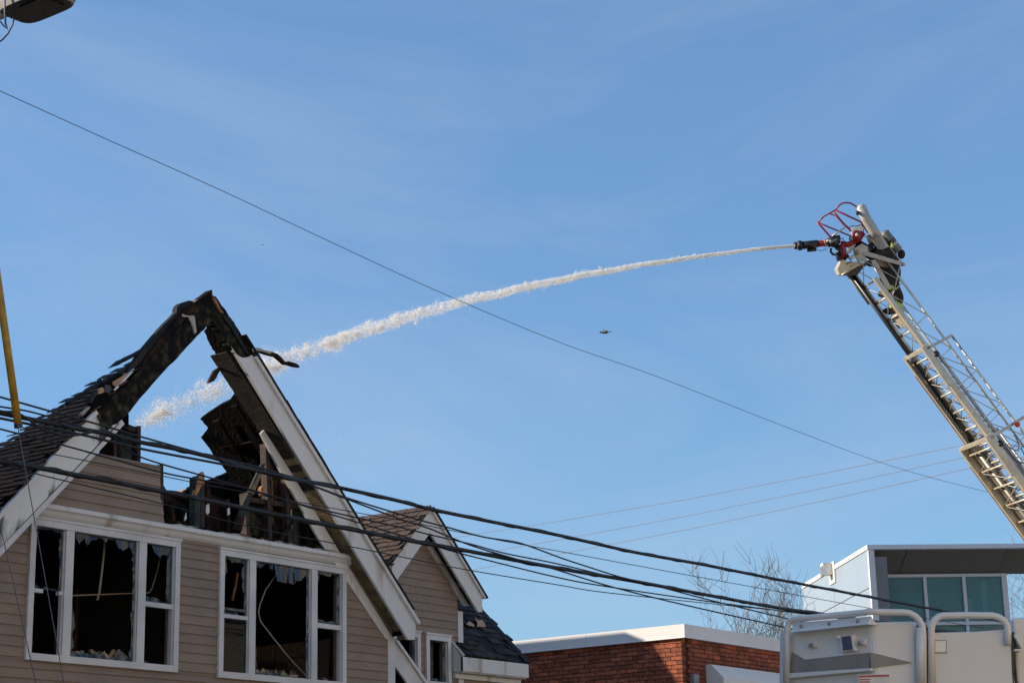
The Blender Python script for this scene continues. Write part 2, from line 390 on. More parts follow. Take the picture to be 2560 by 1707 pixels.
# soffit planks between fascia and wall
S0 = onY(700, 1100, YF+.04); S1 = onY(1022, 1597, YF+.04)
ds = (S1-S0); LS = ds.length; ds.normalize(); ns = Vector((-ds.z, 0, ds.x)); ns = ns if ns.z > 0 else -ns
wpl = .098; k = int(LS/wpl)
for i in range(-13, k):
    c = S0+ds*(wpl*(i+.5))+ns*.035+Vector((0, .115, 0))
    burnt = i < 3 or (i < 9 and rng.random() < .5)
    MB().box(c, (wpl-.006, .25, .018), (ds, Vector((0, 1, 0)), ns)).build('soffit_plank', 'soffit_burnt' if burnt else 'soffit_wood', house)
MB().prism([S0+ds*(LS-.02)+ns*.0, S0+ds*LS-ns*0, S0+ds*LS+ns*.2, S0+ds*(LS-.02)+ns*.2], (0, .19, 0)).build('soffit_return', 'soffit_wood', house)

# left rake: white below, burnt above
e0 = Vector((11.933, YF, 4.613)); eb = Vector((13.451, YF, 6.141)); et0 = Vector((11.913, YF, 4.93)); et = Vector((13.082, YF, 6.164))
down = (e0-eb).normalized(); downt = (et0-et).normalized()
lf = [e0+down*1.3, et0+downt*1.3, et] + pY([(246, 1050), (252, 1062), (262, 1068), (268, 1078), (283, 1062), (298, 1058)], YF) + [eb]
MB().prism(lf, (0, .035, 0)).build('rake_fascia', 'trim_sooty', house)
MB().bar(et0+downt*1.3+Vector((0, -.008, .012)), et+Vector((0, -.008, .012)), .05, .045, Vector((-.7, 0, .7))).build('rake_trim', 'trim_stained', house)
MB().prism([e0+down*1.3+Vector((.05, 0, -.05)), e0+down*1.3, eb+Vector((0, 0, .02)), eb+Vector((.045, 0, -.02))], (0, .02, 0)).build('rake_moulding', 'trim', house)
MB().box2((11.0, YF+.05, 4.0), (11.3, YF+.2, 4.15)).build('eave_return', 'trim', house)
for i, (poly, Y, dp, m) in enumerate([
    ([(240, 1034), (300, 975), (380, 893), (450, 818), (500, 762), (529, 737), (531, 802), (500, 833), (452, 884), (395, 945), (348, 998), (304, 1054), (272, 1080), (255, 1060)], YF+.005, .09, 'char_moss'),
    ([(529, 737), (540, 742), (568, 782), (600, 830), (629, 886), (615, 892), (600, 889), (586, 878), (575, 868), (553, 832), (531, 802)], YF+.005, .09, 'char_moss')]):
    MB().prism(pY(jag(poly, 1.1, 6, i+3), Y), (0, dp, 0)).build('charred_rake', m, house)
# charred rafters behind the rake
for dy in (.30,):
    MB().prism(pY(jag([(505, 770), (532, 745), (560, 790), (600, 860), (640, 930), (620, 938), (575, 872), (532, 806)], 2, 4, 9), YF+dy), (0, .045, 0)).build('charred_rafter', 'char', house)
# peeling roofing strips on the left rake
strips = [
    ([(530, 724), (532, 733), (520, 745), (490, 775), (458, 800), (432, 835), (400, 872), (372, 905), (350, 922), (346, 915), (385, 868), (430, 812), (462, 775), (505, 742)], .00, .10, 'char_brown'),
    ([(444, 766), (452, 758), (473, 751), (484, 753), (478, 766), (455, 790), (436, 806), (428, 812), (440, 785)], .03, .07, 'roof_felt'),
    ([(484, 755), (502, 745), (503, 750), (490, 766), (470, 784), (466, 778)], .03, .05, 'plywood'),
    ([(438, 783), (446, 783), (420, 822), (395, 853), (378, 868), (350, 884), (320, 900), (300, 911), (277, 919), (300, 900), (330, 886), (358, 871), (378, 848), (402, 820)], .03, .06, 'roof_felt'),
    ([(360, 872), (384, 862), (352, 905), (325, 935), (318, 928), (340, 897)], .02, .06, 'shingle_char'),
    ([(300, 930), (318, 918), (325, 912), (330, 918), (318, 935), (296, 950), (270, 962), (262, 958)], .06, .06, 'shingle_char'),
    ([(262, 958), (300, 932), (318, 942), (334, 922), (300, 970), (268, 1008), (240, 1022), (226, 1022)], .0, .08, 'char'),
    ([(336, 921), (334, 928), (310, 955), (288, 976), (285, 974), (305, 952)], -.02, .05, 'trim_sooty'),
    ([(282, 955), (300, 944), (318, 932), (310, 950), (294, 968), (284, 962)], -.015, .05, 'plywood'),
    ([(247, 975), (254, 968), (263, 972), (262, 980), (247, 985), (244, 982)], -.015, .05, 'plywood'),
    ([(262, 962), (275, 962), (280, 972), (272, 984), (262, 978)], -.025, .08, 'hose_black'),
    ([(230, 990), (243, 974), (246, 978), (236, 998), (228, 1008), (223, 1006)], -.02, .05, 'shingle_char'),
    ([(203, 1034), (222, 1016), (226, 1018), (212, 1034), (206, 1038)], -.02, .04, 'ash_stick'),
    ([(172, 1004), (200, 984), (222, 972), (240, 962), (252, 954), (253, 948), (256, 953), (250, 960), (220, 980), (196, 996), (174, 1010)], .02, .06, 'roof_felt'),
    ([(556, 788), (572, 790), (586, 806), (594, 830), (606, 856), (620, 880), (628, 888), (616, 882), (600, 856), (582, 826)], -.02, .22, 'roof_felt'),
    ([(529, 731), (540, 748), (552, 772), (560, 784), (552, 780), (538, 756)], -.02, .12, 'raw_wood'),
]
for i, (pl, dy, dp, m) in enumerate(strips):
    MB().prism(pY(jag(pl, .9, 3, 40+i), YF+dy), (0, dp, 0)).build('peeling_roof_strip', m, house)
# dangling scraps
MB().prism(pY([(456, 785), (466, 788), (474, 789), (484, 788), (487, 792), (490, 815), (492, 830), (487, 834), (484, 820), (477, 803), (472, 792), (458, 792)], YF-.03), (0, .02, 0)).build('hanging_flashing', 'ash_stick', house)
curl = [(627, 872), (640, 869), (650, 870), (662, 875), (680, 879), (695, 885), (704, 893), (713, 904), (722, 903), (735, 906), (746, 911), (750, 918), (736, 916), (722, 911), (712, 910), (700, 900), (690, 891), (672, 887), (652, 880), (636, 878), (631, 886)]
MB().prism(pY(curl, YF-.02), (0, .045, 0)).build('curled_flashing', 'char_brown', house)
MB().prism(pY([(630, 871), (640, 869), (655, 872), (664, 877), (680, 880), (676, 884), (655, 878), (640, 876), (634, 880)], YF-.03), (0, .012, 0)).build('curled_flashing', 'ash_stick', house)
MB().prism(pY(jag([(574, 900), (556, 912), (548, 918), (536, 925), (520, 958), (535, 953), (542, 943), (551, 925), (560, 916)], 1, 3, 77), YF+.25), (0, .03, 0)).build('hanging_scrap', 'shingle_char', house)

# left roof slope: deck and shingles; the back is burnt off along a ragged diagonal
def Lp(Y, z, up=0): return Vector((AX-(AZ-z), Y, z)) + Vector((-.7071, 0, .7071))*up
edge = [(17.9, 4.0), (17.2, 4.7), (16.6, 5.3), (15.98, 5.94), (15.77, 6.12), (15.61, 6.30), (15.5, 6.44), (15.42, 6.53), (15.28, 6.69), (15.19, 6.80), (15.05, 6.95), (14.98, 7.1), (14.95, 7.35), (14.95, 7.6)]
deckpoly = [(YF+.02, 4.0)] + edge + [(YF+.02, 7.7)]
MB().prism([Lp(Y, z, -.01) for Y, z in jag(deckpoly, .015, 4, 11)], Vector((.7071, 0, -.7071))*.03).build('roof_deck', 'char', house)
def shingles(parent, O, along, down, norm, poly, rows, cols, w, ex, mfn, seed, skip=0, name='shingle'):
    """shingle tabs on a slope, (a, s) = metres along the course and down the slope; pieces share a few meshes"""
    r = random.Random(seed); meshes = {}
    rot = Matrix((along, down, norm)).transposed()
    for i in range(rows):
        offs = (i*.37 % 1)*w
        for k in range(-1, cols+1):
            a = k*w-offs+w/2; s_ = (i+.5)*ex
            if not inpoly((a, s_), poly) or r.random() < skip: continue
            m = mfn(a, s_, r); v = r.randrange(3)
            if (m, v) not in meshes:
                b = MB(); ww = w-.008-.004*v; hh = ex*1.25
                y1 = ex/2+(.0, .006, -.006)[v]
                pts = [(-ww/2, -hh+y1, 0), (ww/2, -hh+y1, 0), (ww/2, y1-.004*v, .016), (-ww/2, y1, .016), (-ww/2, -hh+y1, .005), (ww/2, -hh+y1, .005), (ww/2, y1-.004*v, .025), (-ww/2, y1, .025)]
                b.add(pts, [(0, 3, 2, 1), (4, 5, 6, 7), (0, 1, 5, 4), (1, 2, 6, 5), (2, 3, 7, 6), (3, 0, 4, 7)])
                meshes[(m, v)] = b.mesh(name, m)
            curlup = Matrix.Rotation(r.uniform(-.02, .05) if not (r.random() < .06) else r.uniform(.05, .25), 3, 'X') @ Matrix.Rotation(r.uniform(-.012, .012), 3, 'Z')
            piece(name, meshes[(m, v)], parent, O+along*a+down*s_+norm*(.004+r.uniform(0, .003)), rot @ curlup)
dn = Vector((-.7071, 0, -.7071)); nl = Vector((-.7071, 0, .7071))
poly = [(Y-YF, (AZ-z)*1.4142) for Y, z in [(YF, 4.05)]+[(a+.05, b) for a, b in edge[:10]]+[(YF, 6.9)]]
shingles(house, Lp(YF, AZ, .01), Vector((0, 1, 0)), dn, nl, poly, 58, 18, .20, .092,
         lambda a, s_, r: 'shingle_char' if (s_ < 1.75+r.uniform(-.25, .35)+.1*a) else 'shingle_dark', 21)

# right roof slope: charred sheet seen from below, with ragged burnt edge
t44 = math.tan(a44)
def Rp(Y, z, up=0): return Vector((AX+(AZ-.22-z)/t44, Y, z)) + Vector((math.sin(a44), 0, math.cos(a44)))*up
rp = [(YF+.06, 7.6), (15.045, 7.49), (15.077, 7.36), (15.078, 7.28), (15.08, 7.16), (15.16, 6.89), (15.33, 6.83), (15.89, 6.725), (15.855, 6.63), (16.05, 6.555), (16.03, 6.385), (16.0, 6.25), (15.98, 6.13), (16.6, 5.8), (17.6, 5.3), (18.5, 4.7), (18.6, 4.2), (YF+.06, 4.28)]
MB().prism([Rp(Y, z) for Y, z in jag(rp, .012, 4, 13)], Vector((math.sin(a44), 0, math.cos(a44)))*.05).build('charred_roof_sheet', 'char', house)
for Y, za, zb in ((15.22, 6.80, 5.2), (15.62, 6.70, 5.1)):
    MB().bar(Rp(Y, za, -.05), Rp(Y, zb, -.05), .045, .10, Vector((0, 1, 0))).build('charred_rafter', 'char', house)
MB().bar(Rp(15.15, 6.42, -.02), Rp(15.8, 6.42, -.02), .10, .02, UP).build('charred_batten', 'char_brown', house)

# gutted attic: rear lining, studs, sheathing, fallen boards
back = [(398, 1330), (398, 1198), (408, 1214), (425, 1236), (438, 1240), (452, 1234), (470, 1222), (482, 1213), (530, 1196), (570, 1180), (640, 1140), (720, 1150), (900, 1400), (900, 1440)]
MB().prism(pY(jag(back, 2, 4, 17), YW+1.25), (0, .06, 0)).build('charred_lining', 'char', house)
MB().prism(pY(jag([(300, 1200), (300, 1062), (322, 1075), (336, 1104), (330, 1120), (342, 1150), (345, 1220)], 2, 3, 18), YW+.20), (0, .03, 0)).build('sheathing_scrap', 'green_board', house)
MB().prism(pY(jag([(240, 1170), (262, 1095), (290, 1070), (302, 1080), (306, 1180)], 2, 3, 19), YW+.16), (0, .03, 0)).build('sheathing_scrap', 'char_brown', house)
studs = [  # bottom, top (pixels), width px, material
    ((347, 1160), (348, 1066), 9, 'burnt_stud'), ((290, 1166), (287, 1084), 7, 'burnt_stud'), ((319, 1066), (319, 1034), 6, 'char'),
    ((405, 1262), (404, 1162), 9, 'burnt_stud'), ((436, 1322), (432, 1252), 8, 'char_brown'), ((462, 1330), (460, 1262), 10, 'char'), ((494, 1318), (495, 1192), 14, 'green_board'), ((508, 1318), (507, 1187), 9, 'burnt_stud'),
    ((523, 1322), (521, 1208), 9, 'char_brown'), ((573, 1330), (570, 1250), 8, 'char_brown'), ((621, 1340), (617, 1232), 9, 'burnt_stud'),
    ((677, 1356), (668, 1108), 9, 'burnt_stud'), ((727, 1368), (716, 1196), 9, 'burnt_stud'), ((772, 1374), (768, 1300), 8, 'char')]
for (b, t, w, m) in studs:
    h = w/2
    MB().prism(pY([(b[0]-h, b[1]), (b[0]+h, b[1]), (t[0]+h, t[1]+rng.uniform(-3, 3)), (t[0]+h*.2, t[1]-rng.uniform(0, 4)), (t[0]-h, t[1]+rng.uniform(-2, 3))], YW+.03), (0, .09, 0)).build('attic_stud', m, house)
MB().prism(pY([(299, 1060), (306, 1054), (346, 1070), (346, 1080), (330, 1078)], YW+.05), (0, .08, 0)).build('attic_header', 'burnt_stud', house)
MB().prism(pY([(330, 1095), (343, 1075), (346, 1085), (340, 1100)], YW+.08), (0, .05, 0)).build('attic_header', 'burnt_stud', house)
MB().prism(pY([(494, 1200), (497, 1190), (503, 1184), (508, 1178), (511, 1186), (511, 1208), (503, 1216), (490, 1240), (487, 1236)], YW+.02), (0, .05, 0)).build('splintered_stud_top', 'raw_wood', house)
MB().prism(pY([(616, 1234), (622, 1228), (638, 1232), (634, 1236), (620, 1244)], YW+.01), (0, .05, 0)).build('splintered_stud_top', 'raw_wood', house)
MB().prism(pY([(652, 1222), (657, 1214), (660, 1222), (655, 1238)], YW+.01), (0, .05, 0)).build('splintered_stud_top', 'raw_wood', house)
MB().prism(pY([(584, 1322), (604, 1328), (620, 1262), (650, 1190), (664, 1158), (654, 1160), (628, 1216), (606, 1262)], YW-.005), (0, .03, 0)).build('fallen_board', 'green_board', house)
MB().prism(pY([(584, 1322), (604, 1328), (612, 1294), (596, 1290)], YW-.010), (0, .02, 0)).build('fallen_board', 'char_brown', house)
MB().prism(pY([(622, 1232), (634, 1236), (656, 1182), (648, 1184)], YW-.010), (0, .02, 0)).build('fallen_board', 'soffit_wood', house)
MB().prism(pY([(614, 1240), (760, 1262), (760, 1274), (614, 1252)], YW+.06), (0, .07, 0)).build('attic_rail', 'burnt_stud', house)
MB().prism(pY([(700, 1350), (735, 1290), (740, 1293), (708, 1353)], YW+.02), (0, .04, 0)).build('fallen_board', 'char_brown', house)
for (p, m, dy) in [([(514, 1232), (568, 1250), (568, 1326), (514, 1318)], 'char_brown', .14), ([(622, 1250), (672, 1262), (675, 1350), (655, 1345), (640, 1336), (624, 1338)], 'char_moss', .135),
               ([(682, 1200), (716, 1204), (722, 1362), (684, 1354)], 'char_brown', .15), ([(730, 1270), (775, 1290), (820, 1372), (732, 1366)], 'green_board', .15),
               ([(410, 1214), (425, 1236), (455, 1265), (458, 1315), (412, 1300)], 'char_brown', .14), ([(680, 1120), (718, 1190), (716, 1206), (680, 1200)], 'char_brown', .18)]:
    MB().prism(pY(jag(p, 2, 4, 31), YW+dy), (0, .02, 0)).build('burnt_sheathing', m, house)
for (p) in [[(516, 1262), (523, 1258), (524, 1280), (519, 1286), (515, 1280)], [(569, 1272), (574, 1268), (575, 1284), (570, 1288)], [(462, 1292), (466, 1280), (467, 1296), (461, 1302)]]:
    MB().prism(pY(p, YW+.015), (0, .01, 0)).build('paint_flake', 'trim', house)
b = MB()
for k in range(70):
    x = rng.uniform(14.3, 17.2); s = rng.uniform(.02, .07)
    b.ball((x, YW+rng.uniform(.0, .2), 5.17+rng.uniform(0, .05)), (s, s*.8, s*.6), None, 5, 3)
b.build('attic_rubble', 'char_brown', house, kind='stuff')
b = MB()
for k in range(26):
    x = rng.uniform(14.25, 14.8); s = rng.uniform(.03, .08)
    b.ball((x, YW+rng.uniform(.05, .4), 5.2+rng.uniform(0, .22)*(14.9-x)), (s, s*.8, s*.6), None, 5, 3)
b.build('attic_rubble', 'char_brown', house, kind='stuff')

# windows
def window(parent, win, Y, mulls, sashes, seed, shards=True, glass_low=()):
    x0, x1, z0, z1 = win; r = random.Random(seed)
    w = MB(); fw = .072; g = Y-.045
    fr = bpy.data.objects.new('window', None); col.objects.link(fr); fr.parent = parent
    MB().box2((x0, g, z0), (x0+fw, Y+.06, z1)).build('frame_side', 'trim', fr, bevel=.004); MB().box2((x1-fw, g, z0), (x1, Y+.06, z1)).build('frame_side', 'trim', fr, bevel=.004)
    MB().box2((x0+fw, g, z1-fw), (x1-fw, Y+.06, z1)).build('frame_head', 'trim', fr, bevel=.004)
    MB().box2((x0+fw, g, z0), (x1-fw, Y+.06, z0+fw)).build('frame_sill', 'trim', fr, bevel=.004)
    MB().box2((x0-.01, g-.012, z1-.004), (x1+.01, Y, z1+.022)).build('drip_cap', 'trim', fr, bevel=.003)
    lights = []; cur = x0+fw
    for a, b in mulls:
        MB().box2((a, g+.004, z0+fw), (b, Y+.05, z1-fw)).build('mullion', 'trim', fr, bevel=.003); lights.append((cur, a)); cur = b
    lights.append((cur, x1-fw))
    for (i, zb, zt, gaps) in sashes:
        a, b = lights[i]; segs = [(a, b)]
        for (p, q) in gaps: segs = [(a, a+(b-a)*p), (a+(b-a)*q, b)]
        for p, q in segs: MB().box2((p, g+.02, zb), (q, Y+.03, zt)).build('sash_rail', 'trim', fr, bevel=.003)
    for i, (a, b) in enumerate(lights):       # sash lining and broken glass left in the frame
        for p, q in (((a, g+.03, z0+fw), (a+.012, Y+.03, z1-fw)), ((b-.012, g+.03, z0+fw), (b, Y+.03, z1-fw))): MB().box2(p, q).build('sash_edge', 'trim', fr)
        if not shards: continue
        rails = [s for s in sashes if s[0] == i]
        cells = [(z0+fw, z1-fw)] if not rails else [(rails[0][2], z1-fw), (z0+fw, rails[0][1])]
        for ci, (c0, c1) in enumerate(cells):
            if ci == 1:
                if i in glass_low: MB().box2((a+.012, Y-.004, c0), (b-.012, Y+.002, c1)).build('pane', 'pane_dark', fr)
                continue
            sh = MB(); YG = Y+.004
            W = b-a; Hh = c1-c0; per = []
            def side(p, q, n_, amp):
                v_ = r.uniform(.02, .05)
                for k_ in range(n_):
                    u_ = k_/n_; v_ = max(.006, min(amp, v_+r.uniform(-1, 1)*amp*.35))
                    if r.random() < .10: v_ = .008
                    per.append((p[0]+(q[0]-p[0])*u_, p[1]+(q[1]-p[1])*u_, v_*(.5 if k_ in (0, n_-1) else 1)+r.uniform(0, .018)))
            side((a, c0), (b, c0), max(5, int(W/.05)), .05); side((b, c0), (b, c1), max(8, int(Hh/.05)), .08)
            side((b, c1), (a, c1), max(5, int(W/.045)), .19 if W > .5 else .17); side((a, c1), (a, c0), max(8, int(Hh/.05)), .075)
            mxx, mzz = (a+b)/2, (c0+c1)/2; ins = []
            for (x_, z_, v_) in per:
                ix, iz = x_, z_
                if x_ <= a+1e-6: ix = x_+v_
                elif x_ >= b-1e-6: ix = x_-v_
                if z_ <= c0+1e-6: iz = z_+v_
                elif z_ >= c1-1e-6: iz = z_-v_; ix += r.uniform(-.02, .02)
                ins.append((min(max(ix, a), b), iz))
            n_ = len(per)
            for k_ in range(n_):
                p_, q_ = per[k_], per[(k_+1) % n_]; ii, jj = ins[k_], ins[(k_+1) % n_]
                tlt = r.uniform(-.012, .012)
                sh.prism([Vector((p_[0], YG, p_[1])), Vector((q_[0], YG, q_[1])), Vector((jj[0], YG+tlt, jj[1])), Vector((ii[0], YG+tlt, ii[1]))], (0, .004, 0))
            sh.build('broken_glass', 'shard', fr)
    return fr
wl = window(house, LW, YW, [(12.928, 13.036), (13.937, 14.046)], [(0, 4.266, 4.306, [(.33, .86)]), (2, 4.262, 4.314, [])], 1, glass_low=())
wr = window(house, RW, YW, [(15.634, 15.738), (16.685, 16.787)], [(0, 4.241, 4.285, []), (2, 4.257, 4.314, [])], 2, glass_low=(0,))
MB().box2((15.23, YW-.01, 4.33), (15.634, YW+.03, 4.36)).build('fallen_blind', 'debris', house)
for x, y_, zt, m_ in ((12.7, 16.6, 5.0, 'burnt_stud'), (13.35, 17.4, 5.0, 'char_brown'), (13.8, 17.4, 5.0, 'char_brown'), (14.25, 16.3, 4.6, 'burnt_stud'), (15.9, 17.2, 5.0, 'char_brown'), (16.5, 17.2, 5.0, 'char_brown'), (17.0, 16.2, 5.0, 'burnt_stud')):
    MB().box2((x, y_, 3.05), (x+.05, y_+.1, zt)).build('room_stud', m_, house)
MB().box2((16.2, 15.9, 3.05), (17.3, 16.6, 3.95)).build('burnt_cabinet', 'char_brown', house)
def stick(pts, Y, r, m='ash_stick', name='dangling_conduit'):
    MB().tube([onY(x, y, Y+(dy if False else 0)) for (x, y), dy in zip(pts, [0]*len(pts))], r, 6).build(name, m, house, smooth=True)
stick([(262, 1352), (258, 1400), (248, 1480), (243, 1500)], YW+.35, .013)
stick([(176, 1488), (260, 1485), (337, 1482)], YW+.3, .007, 'plywood')
stick([(401, 1390), (395, 1420), (380, 1470), (373, 1481), (360, 1482)], YW+.3, .008)
stick([(700, 1422), (664, 1473), (650, 1510), (646, 1530), (651, 1552), (680, 1590), (720, 1640), (766, 1690)], YW+.25, .008)
stick([(594, 1430), (588, 1465), (580, 1500)], YW+.35, .018, 'raw_wood')
stick([(146, 1560), (135, 1630)], YW+.5, .02, 'burnt_stud'); stick([(680, 1610), (678, 1660)], YW+.6, .02, 'burnt_stud')
stick([(684, 1648), (770, 1640)], YW+.7, .015, 'burnt_stud'); stick([(835, 1530), (830, 1690)], YW+.5, .04, 'burnt_stud')
def debris(x0, x1, z, n, seed, hmax=.16):
    r = random.Random(seed)
    for k in range(n):
        x = r.uniform(x0, x1); w = r.uniform(.02, .07); h = r.uniform(.03, hmax); y = YW+r.uniform(.07, .25); t = r.uniform(-1.2, 1.2)
        c = Vector((x, y, z+h*.4)); ax = (Vector((math.cos(t), .1, math.sin(t))).normalized(), Vector((0, 1, 0)), Vector((-math.sin(t), 0, math.cos(t))))
        q = [c-ax[0]*w-ax[2]*h*.7, c+ax[0]*w-ax[2]*h*.7, c+ax[0]*w*r.uniform(.1, .9)+ax[2]*h*.6, c-ax[0]*w*r.uniform(-.4, .7)+ax[2]*h*r.uniform(.3, .7)]
        MB().prism(q, (0, .02, 0)).build('window_debris', r.choice(['debris', 'debris', 'debris', 'plywood', 'shard', 'soffit_wood']), house)
debris(13.05, 13.9, 3.66, 80, 4, .15); debris(15.76, 16.66, 3.64, 60, 5, .12); debris(16.8, 17.2, 3.64, 6, 6, .1)
MB().box((12.78, YW+.45, 3.75), (.3, .02, .3), (Vector((.95, 0, -.3)), Vector((0, 1, 0)), Vector((.3, 0, .95)))).build('fallen_panel', 'char_brown', house)
MB().box((14.3, YW+.3, 3.72), (.26, .02, .06), (Vector((.97, 0, -.22)), Vector((0, 1, 0)), Vector((.22, 0, .97)))).build('fallen_panel', 'debris', house)

# ------------------------------------------------------------------ right wing with dormer gable
YD = 16.0; DX, DZ = 20.013, 6.178; YDF = 15.8
W1 = (19.40, 19.985, 3.3, 4.53); W2 = (20.106, 20.651, 3.3, 4.525)
def dl(z): return max(18.26, DX-(DZ-.22-z)); 
def dr(z): return min(20.84, DX+(DZ-.22-z)/math.tan(R_(43)))
wall_with_holes(house, YD, .14, 18.26, 20.9, 2.9, 4.75, [W1, W2], 'siding')
MB().prism(XZ([(dl(4.75), 4.75), (20.86, 4.75), (20.86, 5.05), (DX, DZ-.15), (dl(4.75), 4.9)], YD+.002), (0, .1, 0)).build('gable_sheathing', 'siding', house)
siding(house, YD, 3.0, 5.95, dl, dr, [W1, W2], seed=8)
MB().box2((18.26, YD-.02, .1), (22.1, YD+.14, 2.9)).build('ground_floor_wall', 'siding', house)
MB().box2((20.832, YD-.028, 3.0), (20.945, YD+.1, 4.90)).build('corner_board', 'trim', house, bevel=.004)
window(house, W1, YD, [], [(0, 3.90, 3.945, [])], 11); window(house, W2, YD, [], [(0, 3.86, 3.905, [])], 12)
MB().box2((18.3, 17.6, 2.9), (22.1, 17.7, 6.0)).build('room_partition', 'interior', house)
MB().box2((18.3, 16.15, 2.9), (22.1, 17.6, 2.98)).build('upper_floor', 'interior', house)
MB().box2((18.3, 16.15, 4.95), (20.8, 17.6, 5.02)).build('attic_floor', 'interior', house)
MB().box2((22.0, 16.0, .1), (22.14, 27, 4.2)).build('side_wall', 'siding', house)
MB().prism([Vector((22.0, y, z)) for y, z in ((16.02, 4.2), (16.05, 4.38), (17.8, 6.12), (21.5, 6.12), (21.5, 4.2))], (.12, 0, 0)).build('gable_end', 'siding', house)
MB().box2((18.3, 17.75, 6.0), (22.12, 21.5, 6.25)).build('flat_roof', 'roof_felt', house)
MB().box2((20.4, 16.2, 2.98), (20.55, 16.23, 4.6)).build('torn_curtain', 'debris', house)
# dormer rakes
apx = Vector((DX, YDF, DZ)); rd = (onY(1205, 1490, YDF)-apx).normalized(); ld = Vector((-.7071, 0, -.7071))
Rend = onY(1203, 1494, YDF); 
def rake(dirv, L, w, endcut):
    inner = apx+Vector((0, 0, -w/abs(dirv.x)*1.0)) if False else apx+Vector((0, 0, -w*1.42))
    end = apx+dirv*L
    return [apx, end, end+Vector((0, 0, -w*1.0)), end+Vector((-dirv.x*w*.55, 0, -w*1.05)) , inner]
LR = (Rend-apx).length
MB().prism(rake(rd, LR, .215, 1), (0, .035, 0)).build('rake_fascia', 'trim_stained', house)
LLd = 1.62
MB().prism(rake(ld, LLd, .215, 1), (0, .035, 0)).build('rake_fascia', 'trim_stained', house)
for dv, L in ((rd, LR+.04), (ld, LLd)):
    nn = Vector((-dv.z, 0, dv.x)); nn = nn if nn.z > 0 else -nn
    MB().bar(apx+nn*.012+Vector((0, -.012, 0)), apx+dv*L+nn*.012+Vector((0, -.012, 0)), .045, .035, nn).build('rake_trim', 'trim_stained', house)
    MB().prism([apx+nn*.03+Vector((0, -.05, .01)), apx+dv*(L+.03)+nn*.03+Vector((0, -.05, 0)), apx+dv*(L+.03)+nn*.05+Vector((0, -.05, 0)), apx+nn*.05+Vector((0, -.05, .012))], (0, 2.3, 0)).build('roof_deck', 'roof_felt', house)
    # soffit planks and frieze
    for i in range(int((L-.25)/.1)):
        c = apx+dv*(.32+i*.1)-nn*.13+Vector((0, .13, 0))
        MB().box(c, (.094, .2, .016), (dv, Vector((0, 1, 0)), nn)).build('soffit_plank', 'soffit_burnt' if rng.random() < .75 else 'soffit_wood', house)
    MB().prism([apx+dv*.36-nn*.15+Vector((0, .16, 0)), apx+dv*(L-.02)-nn*.15+Vector((0, .16, 0)), apx+dv*(L-.1)-nn*.235+Vector((0, .16, 0)), apx+dv*.45-nn*.235+Vector((0, .16, 0))], (0, .038, 0)).build('frieze_board', 'trim_stained', house)
nd = Vector((-.7071, 0, .7071))
shingles(house, apx+nd*.052+Vector((0, -.05, 0)), Vector((0, 1, 0)), ld, nd, [(0, 0), (2.2, 0), (2.2, 1.62), (0, 1.62)], 15, 11, .20, .106, lambda a, s_, r: 'shingle_brown' if a < 1.55 else 'shingle_char', 33)
# main roof of the wing, torn down to felt
EZ = 4.262; EXL, EXR = 20.697, 22.23
def Wp(X, s, up=0): return Vector((X, 15.8+s*.7071, EZ+s*.7071)) + Vector((0, -.7071, .7071))*up
MB().prism([Wp(20.72, 0), Wp(EXR, 0), Wp(EXR, 2.95), Wp(18.3, 2.95), Wp(18.3, 1.2), Wp(20.72, .45)], Vector((0, .7071, -.7071))*.05).build('roof_deck', 'roof_felt', house)
MB().prism([Wp(EXR-.10, -.02, .0), Wp(EXR+.02, -.02, .0), Wp(EXR+.02, 2.95, .0), Wp(EXR-.10, 2.95, .0)], Vector((0, -.7071, .7071))*.03).build('rake_edge', 'roof_felt', house)
shingles(house, Wp(20.70, 0, .003), Vector((1, 0, 0)), Vector((0, -.7071, -.7071)), Vector((0, -.7071, .7071)), [(0, -2.0), (1.55, -2.0), (1.55, .0), (0, 0)], 1, 1, .25, .12, lambda a, s, r: 'roof_felt', 35)
# shingle courses laid up the slope
rr = random.Random(5)
for i in range(15):
    for k in range(7):
        a = 20.72+k*.25-(i*.37 % 1)*.25
        if a < 20.68 or a+.12 > EXR: continue
        if rr.random() < .22 or (.5 < i*.12 < .95 and a > 21.0 and a < 21.4): continue
        m = MB(); s0 = i*.12; wv = .24; up0 = .024+rr.uniform(0, .012); up1 = .012
        m.add([Wp(a, s0, .006), Wp(a+wv, s0, .006), Wp(a+wv, s0+.15, .002), Wp(a, s0+.15, .002), Wp(a, s0, up0), Wp(a+wv, s0+rr.uniform(-.01, .02), up0), Wp(a+wv, s0+.15, up1), Wp(a, s0+.15, up1)],
              [(0, 1, 2, 3), (7, 6, 5, 4), (0, 4, 5, 1), (1, 5, 6, 2), (2, 6, 7, 3), (3, 7, 4, 0)])
        m.build('shingle', 'shingle_char' if rr.random() < .6 else 'roof_felt', house)
for p in ([(1165, 1559), (1174, 1552), (1184, 1561), (1186, 1566), (1170, 1563)], [(1186, 1543), (1196, 1551), (1204, 1549), (1212, 1558), (1214, 1567), (1192, 1566), (1193, 1556)]):
    n_ = Vector((0, -.7071, .7071)); MB().prism([onP(x, y, Wp(21, 0, .03), n_) for x, y in p], n_*.006).build('bare_sheathing', 'plywood', house)
